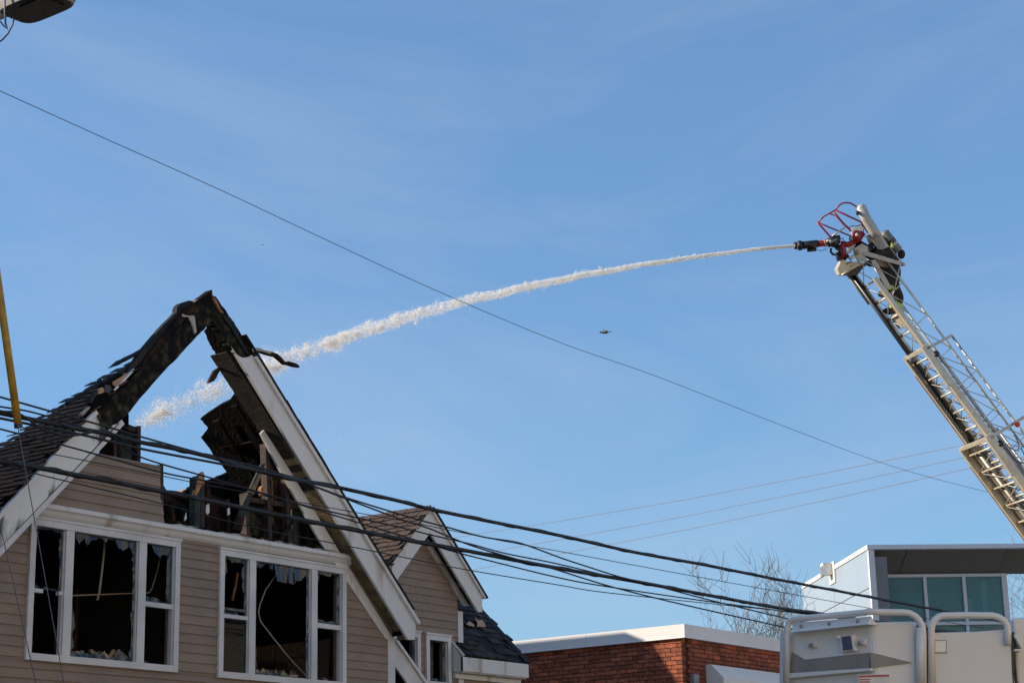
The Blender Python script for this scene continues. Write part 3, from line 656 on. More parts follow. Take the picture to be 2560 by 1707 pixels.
# boxed eave
MB().box2((20.694, 15.79, 4.055), (EXR, 15.83, 4.245)).build('eave_fascia', 'trim_stained', house)
MB().prism([Vector((20.694, 15.80, 4.055)), Vector((20.694, 15.80, 4.245)), Vector((20.694, 15.98, 4.43)), Vector((20.694, 15.98, 4.055))], (.03, 0, 0)).build('eave_return', 'trim_stained', house)
MB().bar(Vector((20.70, 15.78, 4.262)), Vector((20.70, 15.99, 4.47)), .03, .02, Vector((0, -.7, .7))).build('rake_trim', 'trim_stained', house)
MB().box2((20.72, 15.83, 4.04), (EXR, 15.99, 4.058)).build('eave_soffit', 'trim_stained', house)
MB().box2((20.95, YD-.02, 3.0), (22.14, YD+.1, 4.04)).build('wall', 'siding', house)
MB().box2((20.70, 15.93, 3.97), (EXR, 15.978, 4.035)).build('frieze_board', 'trim_stained', house)
# lower side roof beside the main gable
p0 = onY(988, 1603, 15.3); p1 = onY(1062, 1709, 15.3); dv = (p1-p0).normalized(); nn = Vector((-dv.z, 0, dv.x)); nn = nn if nn.z > 0 else -nn
q0, q1 = p0-dv*.35, p0+dv*1.5
MB().prism([q0, q1, q1-nn*.235, q0-nn*.235], (0, .03, 0)).build('rake_fascia', 'trim', house)
MB().bar(q0+nn*.012+Vector((0, -.012, 0)), q1+nn*.012+Vector((0, -.012, 0)), .045, .035, nn).build('rake_trim', 'trim_stained', house)
MB().prism([q0+nn*.035, q1+nn*.035, q1+nn*.055, q0+nn*.055], (0, .68, 0)).build('roof_deck', 'roof_felt', house)
MB().prism([q0-nn*.05, q1-nn*.05, Vector((q1.x, q1.y, 2.0)), Vector((18.25, q1.y, 2.0))], (0, .1, 0)).build('wall', 'siding', house) if False else None
MB().box2((18.25, 15.45, .1), (19.2, 15.97, 3.55)).build('side_bay_wall', 'siding', house)
# unseen wall added behind the house, shaped to shade the brick building
MB().add([(21.95, 21.6, .1), (22.2, 21.6, .1), (22.2, 27.5, .1), (21.95, 27.5, .1), (21.95, 21.6, 6.35), (22.2, 21.6, 6.35), (22.2, 22.45, 7.62), (21.95, 22.45, 7.62), (22.2, 27.5, 7.62), (21.95, 27.5, 7.62)],
         [(0, 1, 2, 3), (4, 7, 6, 5), (7, 9, 8, 6), (0, 4, 5, 1), (1, 5, 6, 8, 2), (2, 8, 9, 3), (3, 9, 7, 4, 0)]).build('shadow_wall', 'siding', house)

# ------------------------------------------------------------------ brick building
XB, YB = 26.0, 15.42
bb = thing('brick_building', (29, 18, 0), 'red brick building with white metal parapet, half in shadow', 'building')
TOP = 5.10; CH = .205
MB().box2((XB+.11, YB+.11, .1), (36, 24, TOP-.03)).build('wall_core', 'mortar', bb)
bw = MB().box((0, 0, 0), (.1, .197, .058)).mesh('brick', 'brick'); bh = MB().box((0, 0, 0), (.197, .1, .058)).mesh('brick', 'brick')
rb = random.Random(3); cnt = 0; more = MB()
zc = TOP-CH-.045; row = 0
while zc > 2.6:
    odd = row % 2
    if odd: more.box((XB+.108, YB+.106+.0465, zc), (.1, .093, .058))
    else: more.box((XB+.106+.0465+.1, YB+.108, zc), (.093, .1, .058))
    y = YB+.106+(.103 if odd else 0)+.0985
    while y < 19.2:
        if zc > 3.95 and y < 18.9 and cnt < 240:
            o = piece('brick', bw, bb, (XB+.108+rb.uniform(-.003, .003), y, zc)); cnt += 1
        else: more.box((XB+.108, y, zc), (.1, .197, .058))
        y += .2075
    x = XB+.106+(0 if odd else .103)+.0985+(.055 if odd else .1)
    while x < 32:
        if zc > 4.45 and x < 30 and cnt < 300 and row < 4:
            piece('brick', bh, bb, (x, YB+.108+rb.uniform(-.003, .003), zc)); cnt += 1
        else: more.box((x, YB+.108, zc), (.197, .1, .058))
        x += .2075
    zc -= .0677; row += 1
o = more.build('brickwork', 'brick', bb); o['kind'] = 'stuff'
# parapet coping in sheet lengths
for (a, b, ax_) in [(YB, 17.3, 'y'), (17.305, 20.2, 'y'), (20.205, 24, 'y'), (XB+.042, 26.95, 'x'), (26.955, 28.9, 'x'), (28.905, 31, 'x'), (31.005, 36, 'x')]:
    if ax_ == 'y': m = MB().box2((XB, a, TOP-CH), (XB+.04, b, TOP)).box2((XB-.012, a, TOP-CH-.012), (XB+.1, b, TOP-CH))
    else: m = MB().box2((a, YB, TOP-CH), (b, YB+.04, TOP)).box2((a, YB-.012, TOP-CH-.012), (b, YB+.1, TOP-CH))
    m.build('coping_panel', 'coping', bb)
MB().box2((XB+.045, YB+.045, TOP-.03), (36, 24, TOP-.01)).build('flat_roof', 'concrete', bb)
# white awning box on the front wall, flat near-black panel beneath
aw0 = onY(1757, 1655, YB-.25)+Vector((.62, 0, -.06))
prof = [(0, .0), (-.14, .0), (-.36, -.22), (-.36, -.34), (-.18, -.40), (0, -.40)]
pts = [Vector((aw0.x, YB+.1+dy, aw0.z+.09+dz)) for dy, dz in prof]
MB().prism(pts, (3.4, 0, 0)).build('awning_box', 'sign_white', bb, bevel=.01)
MB().box2((aw0.x-.3, YB+.02, 2.5), (aw0.x+4, YB+.06, aw0.z-.33)).build('dark_panel', 'dark_void', bb)
MB().box((onY(1711, 1680, YB).x+.35, YB+.03, aw0.z-.2), (.16, .08, .22)).build('wall_box', 'plate_grey', bb)
MB().box2((onY(1560, 1640, YB).x, 0, 0), (0, 0, 0)) if False else None

# ------------------------------------------------------------------ modern pale building
C0 = at(2169, 1362, 50)
f1 = (RIGHT*math.sin(R_(85))+FWD*math.cos(R_(85))); b1 = (-RIGHT*math.sin(R_(5))+FWD*math.cos(R_(5)))
wb = thing('modern_building', Vector((C0.x, C0.y, 0))+b1*6+f1*3, 'pale metal-clad building with deep soffit and teal glass', 'building')
def Q(a, b, z): return Vector((C0.x, C0.y, 0)) + f1*a + b1*b + UP*z
def qbox(a0, a1, b0, b1_, z0, z1): return MB().box((Q((a0+a1)/2, (b0+b1_)/2, (z0+z1)/2)), (a1-a0, b1_-b0, z1-z0), (f1, b1, UP))
ZT = C0.z; nF = b1; 
def onF(x, y, b): p = onP(x, y, Q(0, b, 0), b1); v = p-Q(0, 0, 0); return v.dot(f1), p.z
zs = [.2, 3.4, 6.0, onF(2170, 1467, 0)[1], ZT-.12]
Lb = (onP(2001, 1454, Q(0, 0, 0), f1)-Q(0, 0, 0)).dot(b1)
for i in range(len(zs)-1):
    for k, (p, q) in enumerate([(0.0, Lb*.5), (Lb*.5, Lb)]):
        qbox(0, .12, p+.01 if k else p+.14, q-.01, zs[i]+.012, zs[i+1]-.012).build('cladding_panel', 'panel_metal', wb)
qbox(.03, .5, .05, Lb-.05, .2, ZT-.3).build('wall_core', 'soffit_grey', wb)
qbox(-.03, .16, .18, Lb, ZT-.118, ZT).build('roof_edge', 'sign_white', wb)
qbox(0, .16, -.02, .13, .2, ZT-.12).build('corner_post', 'panel_trim', wb)
aR = onF(2518, 1500, 1.1)[0]; aE = aR+1.3
qbox(-.03, aE, -.06, .17, ZT-.12, ZT+.0).build('roof_edge', 'panel_trim', wb)
qbox(.0, aE-.05, .18, Lb, ZT-.1, ZT-.03).build('roof_slab', 'concrete', wb)
zw = onF(2300, 1435, 1.1)[1]
bs = 1.1
for k, (a0, a1) in enumerate([(.17, 1.1), (1.12, aR*.95), (aR*.95+.02, aE-.1)]):
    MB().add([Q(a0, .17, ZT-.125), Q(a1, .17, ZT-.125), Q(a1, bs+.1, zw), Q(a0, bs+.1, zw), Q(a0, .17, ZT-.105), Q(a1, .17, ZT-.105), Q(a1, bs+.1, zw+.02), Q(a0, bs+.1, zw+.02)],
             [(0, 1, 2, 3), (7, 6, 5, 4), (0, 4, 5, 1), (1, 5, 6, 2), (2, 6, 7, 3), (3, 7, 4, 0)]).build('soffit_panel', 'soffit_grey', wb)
MB().prism([Q(.163, .13, .2), Q(.163, bs, .2), Q(.163, bs, zw+.03), Q(.163, .13, ZT-.13)], f1*.02).build('reveal_panel', 'panel_trim', wb)
# curtain wall
def fx(x, y=1500): return onF(x, y, bs)[0]
zr0 = onF(2330, 1562, bs)[1]; zr1 = onF(2330, 1554, bs)[1]
vb = [(2213, 2220), (2310, 2318), (2408, 2416), (2507, 2520)]
va = [(fx(a), fx(b)) for a, b in vb]
for a0, a1 in va: qbox(a0, a1, bs-.06, bs+.1, .2, zw).build('mullion', 'panel_trim', wb)
hb = [(zw-.08, zw), (zr0, zr1), (zr0-2.2, zr0-2.1), (zr0-4.4, zr0-4.3)]
for i in range(3):
    for z0, z1 in hb: qbox(va[i][1], va[i+1][0], bs-.05, bs+.09, z0, z1).build('transom', 'panel_trim', wb)
    for k in range(3):
        qbox(va[i][1], va[i+1][0], bs+.01, bs+.03, hb[k+1][1], hb[k][0]).build('pane', 'pane_teal', wb)
qbox(.2, aR, 5.0, 5.1, .2, ZT-.2).build('inner_wall', 'inner_wall', wb)
qbox(.2, aR, bs+.12, 5, zr0-.4, zr0-.25).build('floor_slab', 'inner_wall', wb)
qbox(.2, aR-.02, bs+.12, 5, zw+.02, zw+.1).build('ceiling', 'inner_wall', wb)
for (x0, x1, dd) in [(2225, 2268, 1.2), (2375, 2384, .6), (2366, 2372, 1.6), (2436, 2450, .7), (2471, 2484, .5), (2488, 2494, .8), (2340, 2362, 2.2)]:
    a0, a1 = fx(x0), fx(x1); ht = zw-.1 if x0 > 2460 else zw-rng.uniform(.4, 1.0)
    qbox(a0, a1, bs+dd, bs+dd+.06, zr0-.3, ht).build('curtain', 'curtain', wb)
qbox(aR-.14, aR, bs+.11, Lb, .2, zw).build('side_wall', 'panel_trim', wb)
# vent hood on the side wall
vz = onP(2080, 1432, Q(0, 0, 0), f1); vbk = (vz-Q(0, 0, 0)).dot(b1)
qbox(-.04, .0, vbk-.32, vbk+.32, vz.z-.3, vz.z+.3).build('vent_plate', 'sign_white', wb)
qbox(-.30, -.041, vbk-.12, vbk+.2, vz.z-.05, vz.z+.28).build('vent_hood', 'sign_white', wb)
qbox(-.32, -.301, vbk-.10, vbk+.18, vz.z-.1, vz.z+.2).build('vent_grille', 'plate_grey', wb)

# ------------------------------------------------------------------ bare trees
def tree(name, base, height, seed, label, spread=1.0, levels=5, trunk_r=.13, group=None, fork=.45):
    r = random.Random(seed); t = thing(name, base, label, 'tree', group); tr = MB(); br = MB()
    def grow(p, d, L, rad, lev):
        n = 4; pts = [p]; q = p.copy(); dd = d.copy(); rs = [rad]
        for i in range(n):
            dd = (dd + Vector((r.uniform(-1, 1), r.uniform(-1, 1), r.uniform(-.4, .7)))*.16*(1+.25*(5-lev))).normalized()
            q = q+dd*L/n; pts.append(q); rs.append(rad*(1-.55*(i+1)/n))
        (tr if lev == levels else br).tube(pts, rs, 6 if lev >= levels-1 else (4 if lev > 1 else 3), cap=False)
        if lev == 0: return
        kids = 4 if lev == levels else r.choice([3, 4, 5, 5]) if lev > 1 else r.choice([4, 5])
        for k in range(kids):
            i = n if k == 0 else r.randint(1 if lev < levels else 2, n)
            side = Vector((r.uniform(-1, 1), r.uniform(-1, 1), r.uniform(-.25, .8))).normalized()
            nd_ = (dd*(.75 if k == 0 else .55)+side*.62*spread).normalized()
            if nd_.z < -.1: nd_.z *= -.3
            grow(pts[i], nd_, L*r.uniform(.55, .80)*(1 if lev < levels else .9), max(rs[i]*r.uniform(.5, .72), .0055), lev-1)
    grow(Vector(base), Vector((r.uniform(-.08, .08), r.uniform(-.08, .08), 1)).normalized(), height*fork, trunk_r, levels)
    tr.build('trunk', 'bark', t, smooth=True); br.build('crown', 'bark', t)
    return t
def gp(x, D): p = at(x, 1600, D); return Vector((p.x, p.y, 0))
g = 'bare trees behind the brick building'
tree('bare_tree', gp(1885, 42), 6.0, 12, 'bare leafless tree with leaning limbs rising behind the brick parapet', 1.0, 5, .16, g, .52)
tree('bare_tree', gp(1995, 43.5), 6.1, 5, 'bare leafless tree with upright limbs beside the pale metal wall', .9, 5, .15, g, .52)
tree('bare_tree', gp(1330, 60), 6.9, 8, 'fine bare treetop showing above the shaded end of the brick parapet', .8, 5, .10, g, .5)
tree('bare_tree', gp(1560, 62), 7.5, 9, 'low bare treetop showing above the sunlit stretch of parapet', .9, 5, .10, g, .48)
tree('bare_tree', gp(2585, 62), 10.5, 10, 'bare tree showing past the far side of the teal-glass building', .9, 5, .14, g, .5)

# ------------------------------------------------------------------ utility poles, cables
PL = Vector((8.2, 12.0, 0)); PR = Vector((41.0, 12.0, 0))
for p, lab in ((PL, 'wooden utility pole carrying the street lamp and cables'), (PR, 'wooden utility pole at the far end of the street cables')):
    t = thing('utility_pole', p, lab, 'pole', 'utility poles along the kerb')
    MB().tube([p+Vector((0, 0, .1)), p+Vector((0, 0, 11.5))], [.17, .12], 12).build('shaft', 'pole_wood', t, smooth=True)
    MB().box(p+Vector((0, 0, 10.9)), (.1, 1.6, .12)).build('crossarm', 'pole_wood', t)
def cable(pts, Y, r, lab, m='cable', toL=True, toR=True, group='street cables', name='utility_cable', zl=0, zr=0, bundle=0):
    P = [onY(x, y, Y) for x, y in pts]
    if toL:
        s = (P[1]-P[0]); P.insert(0, Vector((PL.x+.0, Y, P[0].z+(P[0].x-PL.x)*max(-.08, min(.12, -s.z/s.x))+zl)))
        P.insert(1, P[0].lerp(P[1], .5))
    if toR:
        e_ = P[-1].copy(); sl_ = (P[-1]-P[-2]); sl_ = max(-.06, min(.06, sl_.z/sl_.x)); n_ = max(2, int((PR.x-e_.x)/1.5))
        for k in range(1, n_+1):
            u = k/n_; P.append(Vector((e_.x+(PR.x-e_.x)*u, Y, e_.z+sl_*(PR.x-e_.x)*u*(1-u)+.25*u*u)))
    # smooth by Catmull-Rom
    Qp = [P[0]]
    for i in range(len(P)-1):
        a = P[max(i-1, 0)]; b = P[i]; c = P[i+1]; d_ = P[min(i+2, len(P)-1)]
        for k in range(1, 7):
            t = k/6; Qp.append(.5*((2*b)+(c-a)*t+(2*a-5*b+4*c-d_)*t*t+(3*b-a-3*c+d_)*t**3))
    mb_ = MB().tube(Qp, r, 8)
    if bundle:                                  # lashed strands wound round the main cable
        ph = 0; w1 = []
        dense = []
        for i in range(len(Qp)-1):
            L = (Qp[i+1]-Qp[i]).length; n = max(2, int(L/.06))
            for k in range(n): dense.append(Qp[i].lerp(Qp[i+1], k/n))
        for i, q in enumerate(dense): w1.append(q+Vector((0, math.cos(i*.35)*r*1.05, math.sin(i*.35)*r*1.05)))
        mb_.tube(w1, r*.28, 4)
    o = mb_.build(name, m, None, smooth=True)
    tag(o, lab, 'cable', group); return o
cable([(0, 992), (131, 1029), (280, 1070), (351, 1091), (530, 1140), (640, 1166), (760, 1200), (900, 1232)], 12.02, .009, 'topmost thin black cable crossing the charred left rake', toR=False)
cable([(0, 1032), (63, 1045), (185, 1069), (268, 1084), (351, 1105), (440, 1122), (530, 1143), (600, 1164), (700, 1190), (831, 1215), (986, 1249), (1072, 1271), (1206, 1299), (1400, 1338), (1583, 1379), (1760, 1411), (1930, 1445), (2124, 1482), (2321, 1519), (2530, 1557)], 12.0, .020, 'upper thick lashed cable bundle touching the dormer peak', bundle=1)
cable([(0, 1045), (89, 1063), (208, 1087), (351, 1121), (530, 1155), (640, 1176), (740, 1198), (830, 1218)], 11.96, .0115, 'medium black cable just under the upper thick bundle', toR=False)
cable([(0, 1028), (36, 1030), (68, 1046), (104, 1072), (130, 1080), (160, 1088), (192, 1087), (229, 1080)], 11.9, .011, 'slack black cable looping over the left shingles', toR=False)
cable([(0, 1016), (80, 1030), (190, 1062), (230, 1078), (285, 1096), (351, 1142), (533, 1196), (700, 1245), (828, 1285), (1000, 1337), (1131, 1377), (1236, 1404), (1400, 1444), (1515, 1465), (1760, 1501), (1990, 1531)], 12.05, .008, 'thin cable that dips under the upper bundle and crosses both gables')
cable([(0, 1072), (164, 1114), (399, 1179), (530, 1204), (610, 1221), (771, 1265), (890, 1293), (998, 1317), (1084, 1338), (1176, 1359), (1265, 1383), (1386, 1407), (1539, 1443), (1640, 1463)], 12.07, .008, 'thin cable crossing the gable siding above the lower thick bundle', toR=False)
cable([(0, 1111), (143, 1137), (399, 1188), (488, 1206), (620, 1231), (876, 1278), (1012, 1302), (1146, 1329), (1265, 1353), (1413, 1380), (1716, 1436), (2050, 1497), (2200, 1524)], 12.1, .0045, 'hair-thin wire running below the gable cables to the pale building')
cable([(0, 1152), (104, 1170), (179, 1185), (268, 1201), (399, 1227), (506, 1248), (700, 1288), (905, 1328), (1042, 1354), (1146, 1372), (1295, 1401), (1420, 1424), (1590, 1453), (1760, 1485), (1930, 1516), (2050, 1533)], 11.98, .022, 'lower thick lashed cable bundle crossing the white rakes', bundle=1)
cable([(0, 1158), (95, 1185), (208, 1212), (399, 1257), (560, 1300), (700, 1332), (828, 1356), (1087, 1408), (1164, 1423), (1295, 1445), (1400, 1462), (1488, 1477), (1641, 1494), (1991, 1530)], 12.03, .0055, 'wavy thin wire hanging below the lower thick bundle')
cable([(700, 1190), (786, 1215), (849, 1238), (944, 1268), (1048, 1299), (1117, 1317), (1206, 1341), (1283, 1353), (1325, 1365), (1400, 1393), (1454, 1411), (1566, 1446), (1660, 1466)], 11.94, .009, 'cable leaving the upper bundle and joining the lower one', toL=False, toR=False)
cable([(760, 1205), (849, 1240), (998, 1296), (1072, 1320), (1176, 1362), (1295, 1398), (1383, 1421), (1515, 1462), (1651, 1497), (1794, 1530), (1961, 1567)], 11.92, .009, 'steepest thin cable dropping from the upper bundle past the lower one', toL=False)
cable([(1620, 1458), (1675, 1473), (1790, 1503), (1974, 1547)], 11.97, .009, 'thin cable leaving the lower bundle in front of the bare trees', toL=False)
cable([(0, 228), (270, 350), (544, 472), (816, 600), (1090, 726), (1400, 856), (1640, 940), (1960, 1065), (2240, 1168), (2490, 1235)], 13.8, .0042, 'long lone thin wire crossing the open sky', 'wire_grey', group='sky wires')
for (a, b), lab in zip((((1100, 1349), (2420, 1110)), ((1100, 1400), (2440, 1137)), ((1100, 1438), (2460, 1162))), ('topmost', 'middle', 'lowest')):
    X3 = 38.0; A = onX(*a, X3); B = onX(*b, X3); dd = (B-A); mid = (A+B)/2-Vector((0, 0, .10))
    tag(MB().tube([A-dd*.25, A, A.lerp(mid, .5)-Vector((0, 0, .02)), mid, mid.lerp(B, .5)-Vector((0, 0, .02)), B, B+dd*.5], .0055, 5).build('service_wire', 'wire_tan'), '%s of three pale parallel wires rising behind the ladder' % lab, 'wire', 'three pale wires')
# guy wires with the yellow guard
def guy(pa, pb, lab, sleeve=None):
    A = onY(*pa, 11.5); B = onY(*pb, 11.5); d_ = (B-A)/(B.z-A.z)
    t = thing('guy_wire', B+d_*(.13-B.z), lab, 'guy wire', 'guy wires')
    top = Vector((PL.x, PL.y, 11.0)) if sleeve else Vector((PL.x, PL.y, 9.0))
    MB().tube([top, A, B, B+d_*(.0-B.z)], .004, 6).build('strand', 'wire_grey', t, smooth=True)
    return t, A, B
t, A, B = guy((45, 1070), (160, 1707), 'steel guy wire ending in a yellow guard sleeve', True)
A0 = onY(0, 740, 11.5); E0 = onY(46, 1066, 11.5); up_ = (A0-E0)
MB().tube([E0+up_*1.6, E0], [.030, .030], 14).build('guard_sleeve', 'yellow_guard', t, smooth=True)
MB().tube([E0+up_*.02, E0-up_*.012], .033, 14).build('end_cap', 'hose_black', t)
for k in range(3): MB().tube([E0-up_*.01+Vector((.03+.018*math.cos(a), 0, .012*math.sin(a)+.005)) for a in [i*.7 for i in range(10)]], .004, 5).build('hook', 'wire_grey', t) if k == 0 else None
guy((0, 1310), (90, 1707), 'bare thin guy wire without a sleeve')

# ------------------------------------------------------------------ street lamp
hc = at(85, 18, 14); la = (at(172, 20, 14)-at(0, 18, 14)); la.z = 0; la.normalize(); 
lam = thing('street_lamp', PL+Vector((0, 0, .13)), 'grey flat-headed street lamp on an arm from the pole', 'street lamp')
lu = (la*.82+(-FWD)*.0 + FWD*(-.57)).normalized(); lu = (RIGHT*.80-FWD*.60).normalized(); lv = Vector((-lu.y, lu.x, 0))
hd = at(92, 2, 14)
def lampring(z, sx, sy): return [hd+lu*(sx*math.copysign(abs(math.cos(a))**.45, math.cos(a)))+lv*(sy*math.copysign(abs(math.sin(a))**.45, math.sin(a)))+UP*z for a in [2*math.pi*k/24 for k in range(24)]]
rings = [lampring(-.062, .285, .165), lampring(-.02, .30, .18), lampring(.03, .285, .165), lampring(.07, .20, .11)]
mb = MB(); vs = [q for r_ in rings for q in r_]; fs = [(i*24+k, i*24+(k+1) % 24, (i+1)*24+(k+1) % 24, (i+1)*24+k) for i in range(3) for k in range(24)]+[tuple(range(72, 96)), tuple(range(23, -1, -1))]
mb.add(vs, fs).build('head', 'lamp_grey', lam, smooth=False)
r0 = lampring(-.066, .270, .150); MB().prism(r0, (0, 0, .006)).build('lens_plate', 'lamp_under', lam)
MB().box(hd+lu*.06-UP*.072, (.26, .20, .012), (lu, lv, UP)).build('led_panel', 'lamp_under', lam)
ae = hd-lu*.27+UP*.0
MB().tube([PL+Vector((0, 0, 7.4)), PL.lerp(ae, .5)+Vector((0, 0, 8.0-hd.z*.5+.0)) if False else (PL+Vector((0, 0, 7.4))).lerp(ae, .5)+UP*.12, ae], .03, 10).build('arm', 'galv', lam, smooth=True)
MB().tube([at(12, -40, 13.9), at(12, 30, 13.9), at(14, 60, 13.9), at(19, 74, 13.9), at(10, 66, 13.9), at(-12, 40, 13.9)], .007, 6).build('feed_wire', 'cable_blue', lam, smooth=True)
MB().tube([at(36, 36, 14.05), at(32, 62, 14.05), at(20, 85, 14.05), at(5, 101, 14.05), at(-30, 122, 14.05), at(-80, 140, 14.05)], .006, 6).build('feed_wire', 'cable_purple', lam, smooth=True)

# ------------------------------------------------------------------ aerial ladder truck
Wd = (-FWD*.955+RIGHT*.296).normalized(); Lh = (RIGHT*.955+FWD*.296).normalized()
P0 = at(2140, 690, 34)
def proj(p):
    c = RC.transposed() @ (Vector(p)-CAM); return CX-c.x/c.z*F, CY+c.y/c.z*F
best = None
for k in range(300, 750):
    e = R_(k/10); Lt = Lh*math.cos(e)-UP*math.sin(e); a = proj(P0); b = proj(P0+Lt*3); s_ = abs((b[1]-a[1])/(b[0]-a[0])-1.36)
    if best is None or s_ < best[0]: best = (s_, Lt)
Ld = best[1]; Nd = Ld.cross(Wd).normalized(); Nd = Nd if Nd.z > 0 else -Nd
def T(l, w, n): return P0+Ld*l+Wd*w+Nd*n
LEN = (P0.z-2.4)/-Ld.z
base = P0+Ld*LEN
lt = thing('ladder_truck', Vector((base.x, base.y, 0)), 'fire truck with raised tan aerial ladder and red nozzle cage at its tip', 'fire truck')
def sect(l0, l1, w0, w1, n0, h, rail, seed, hm='ladder_grey', near=0):
    sct = bpy.data.objects.new('ladder_section', None); col.objects.link(sct); sct.parent = lt
    def bar(name, a, b, w, hh, m): return MB().bar(T(*a), T(*b), w, hh, Nd).build(name, m, sct)
    bar('base_rail', (l0+near, w1, n0), (l1, w1, n0), .055, rail, 'ladder_tan'); bar('base_rail', (l0, w0, n0), (l1, w0, n0), .055 if not near else .035, rail if not near else .05, 'ladder_tan')
    bar('rail_edge', (l0+near+.25, w1-.04, n0-rail*.5+.01), (l1, w1-.04, n0-rail*.5+.01), .03, .02, 'orange_tan')
    bar('rail_edge', (l0+.35, w0-.03, n0-rail*.4), (l1, w0-.03, n0-rail*.4), .015, .05, 'orange_tan')
    for w in (w0, w1):
        MB().tube([T(l0+.1, w, n0+h), T(l1, w, n0+h)], .020, 8).build('hand_rail', hm, sct, smooth=True)
        lat = MB(); l = l0+.15; k = 0; st = .72
        while l < l1-.1:
            lat.tube([T(l, w, n0+rail*.4), T(min(l+st, l1), w, n0+h)], .0085, 5); lat.tube([T(min(l+st, l1), w, n0+h), T(min(l+st*1.04, l1), w, n0+rail*.4)], .0075, 5); l += st
        lat.build('lattice', hm, sct, smooth=True)
    l = l0+.18; r = random.Random(seed); xb = MB(); i = 0
    while l < l1-.1:
        rung = MB().tube([T(l, w0+.02, n0), T(l, w1-.02, n0)], .019, 8).build('rung', 'ladder_tan', sct, smooth=True)
        for ww in (w0+.05, w1-.06): MB().tube([T(l, ww-.02, n0), T(l, ww+.02, n0)], .025, 8).build('rung_collar', 'rung_amber', sct, smooth=True)
        a, b = (w0, w1) if i % 2 else (w1, w0)
        xb.tube([T(l, a, n0-.01), T(l+.367, b, n0-.01)], .008, 5); l += .367; i += 1
    xb.build('floor_lattice', 'ladder_grey', sct, smooth=True)
    return sct, bar
s3, b3 = sect(-.30, 6.5, .0, .46, 0, .42, .085, 1, near=.5)
s2, b2 = sect(1.72, 9.5, -.10, .58, -.10, .60, .12, 2)
s1, b1_ = sect(3.62, LEN, -.20, .72, -.22, .84, .15, 3)
# collars where the sections meet, rollers, cables
for (sx, bx_, l, w0, w1, n, h) in ((s2, b2, 1.72, -.10, .58, -.10, .60), (s1, b1_, 3.62, -.20, .72, -.22, .84)):
    bx_('end_plate', (l, w0-.03, n-.02), (l, w1+.03, n-.02), .06, .075, 'ladder_tan')
    bx_('side_plate', (l-.05, w1+.005, n+.01), (l+.75, w1+.005, n-.02), .05, .15, 'ladder_tan')
    bx_('end_post', (l+.02, w1, n), (l+.12, w1, n+h), .06, .05, 'ladder_grey')
    bx_('end_post', (l+.02, w0, n), (l+.12, w0, n+h), .06, .05, 'ladder_grey')
    for ww in (w0, w1): MB().tube([T(l+.2, ww-.03, n+.1), T(l+.2, ww+.03, n+.1)], .06, 12).build('roller', 'hose_black', sx, smooth=True)
    cb = MB()
    for k, ww in enumerate((w0+.06, w1-.08, w1-.13)): cb.tube([T(l+.2, ww, n+.12+.05*k), T(l+3.4, ww, n+.10+.05*k)], .007, 5)
    cb.build('hoist_cables', 'wire_grey', sx, smooth=True)
MB().ball(T(3.75, .80, .36), .05, None, 10, 8).build('marker_lamp', 'orange_lamp', lt, smooth=True)
for k, (l, n) in enumerate(((4.0, .25), (4.25, .2))):
    MB().tube([T(l+.25*math.sin(a)-.1, .5, n+.12*math.cos(a)) for a in [i*.3 for i in range(11)]], .010, 6).build('control_hose', 'cable_blue', lt, smooth=True)
MB().tube([T(-.35, .02, -.06), T(3.75, .03, -.115)], .046, 16).build('waterway_tube', 'hose_black', lt, smooth=True)
MB().tube([T(3.70, .03, -.115), T(LEN-.2, .03, -.13)], .070, 16).build('waterway_tube', 'pipe_steel', lt, smooth=True)
MB().tube([T(3.66, .03, -.115), T(3.80, .03, -.115)], .082, 16).build('waterway_collar', 'ladder_grey', lt, smooth=True)
MB().tube([T(1.70, .03, -.1), T(1.85, .03, -.1)], .062, 16).build('waterway_collar', 'plate_grey', lt, smooth=True)
MB().tube([T(-.3, -.06, -.09), T(.55, -.06, -.09)], .026, 10).build('side_strut', 'ladder_grey', lt, smooth=True)
MB().prism([T(.95, .06, .02), T(.95, .42, .02), T(1.25, .42, .02), T(1.25, .3, .02), T(1.15, .25, .02), T(1.25, .15, .02), T(1.2, .06, .02)], Nd*.02).build('step_plate', 'ladder_tan', lt)
MB().prism([T(.95, .0, .1), T(.75, .0, .40), T(1.02, .0, .40), T(1.2, .0, .1)], Wd*.015).build('gusset_plate', 'ladder_grey', lt)
# tip: head frame, guard cage, spotlight tube, control box
def slab(pts, D, dep): return MB().prism([at(x, y, D) for x, y in pts], AXIS*dep)
def z1(pts): return [(2040+x/8.712, 500+y/8.712) for x, y in pts]
def rod(pts, D, r, name, m, n=8, sm=True):
    P = [at(x, y, D if not isinstance(D, (list, tuple)) else D[i]) for i, (x, y) in enumerate(z1(pts))]
    return MB().tube(P, r, n).build(name, m, lt, smooth=sm)
DT = 33.7
rod([(430, 215), (500, 120), (580, 70), (670, 58), (760, 75), (850, 125), (910, 180), (1000, 330)], DT+.35, .016, 'guard_cage_bar', 'cage_red')
rod([(40, 490), (170, 360), (300, 290), (430, 215)], DT+.1, .014, 'guard_cage_bar', 'cage_red')
rod([(300, 300), (360, 318), (440, 345), (560, 480)], DT+.45, .013, 'guard_cage_bar', 'cage_red')
rod([(430, 225), (700, 350), (980, 480), (1140, 720)], DT+.3, .018, 'guard_cage_bar', 'cage_red')
rod([(390, 270), (480, 380), (600, 520), (700, 610), (790, 700)], DT, .021, 'guard_cage_bar', 'cage_red')
rod([(40, 490), (300, 600), (520, 690), (760, 790), (860, 850)], DT+.4, .015, 'guard_cage_bar', 'cage_red')
rod([(30, 490), (150, 620), (300, 790), (350, 840)], DT, .018, 'guard_cage_bar', 'cage_red')
rod([(350, 790), (480, 700), (630, 600)], DT-.05, .016, 'cage_strut', 'ladder_grey')
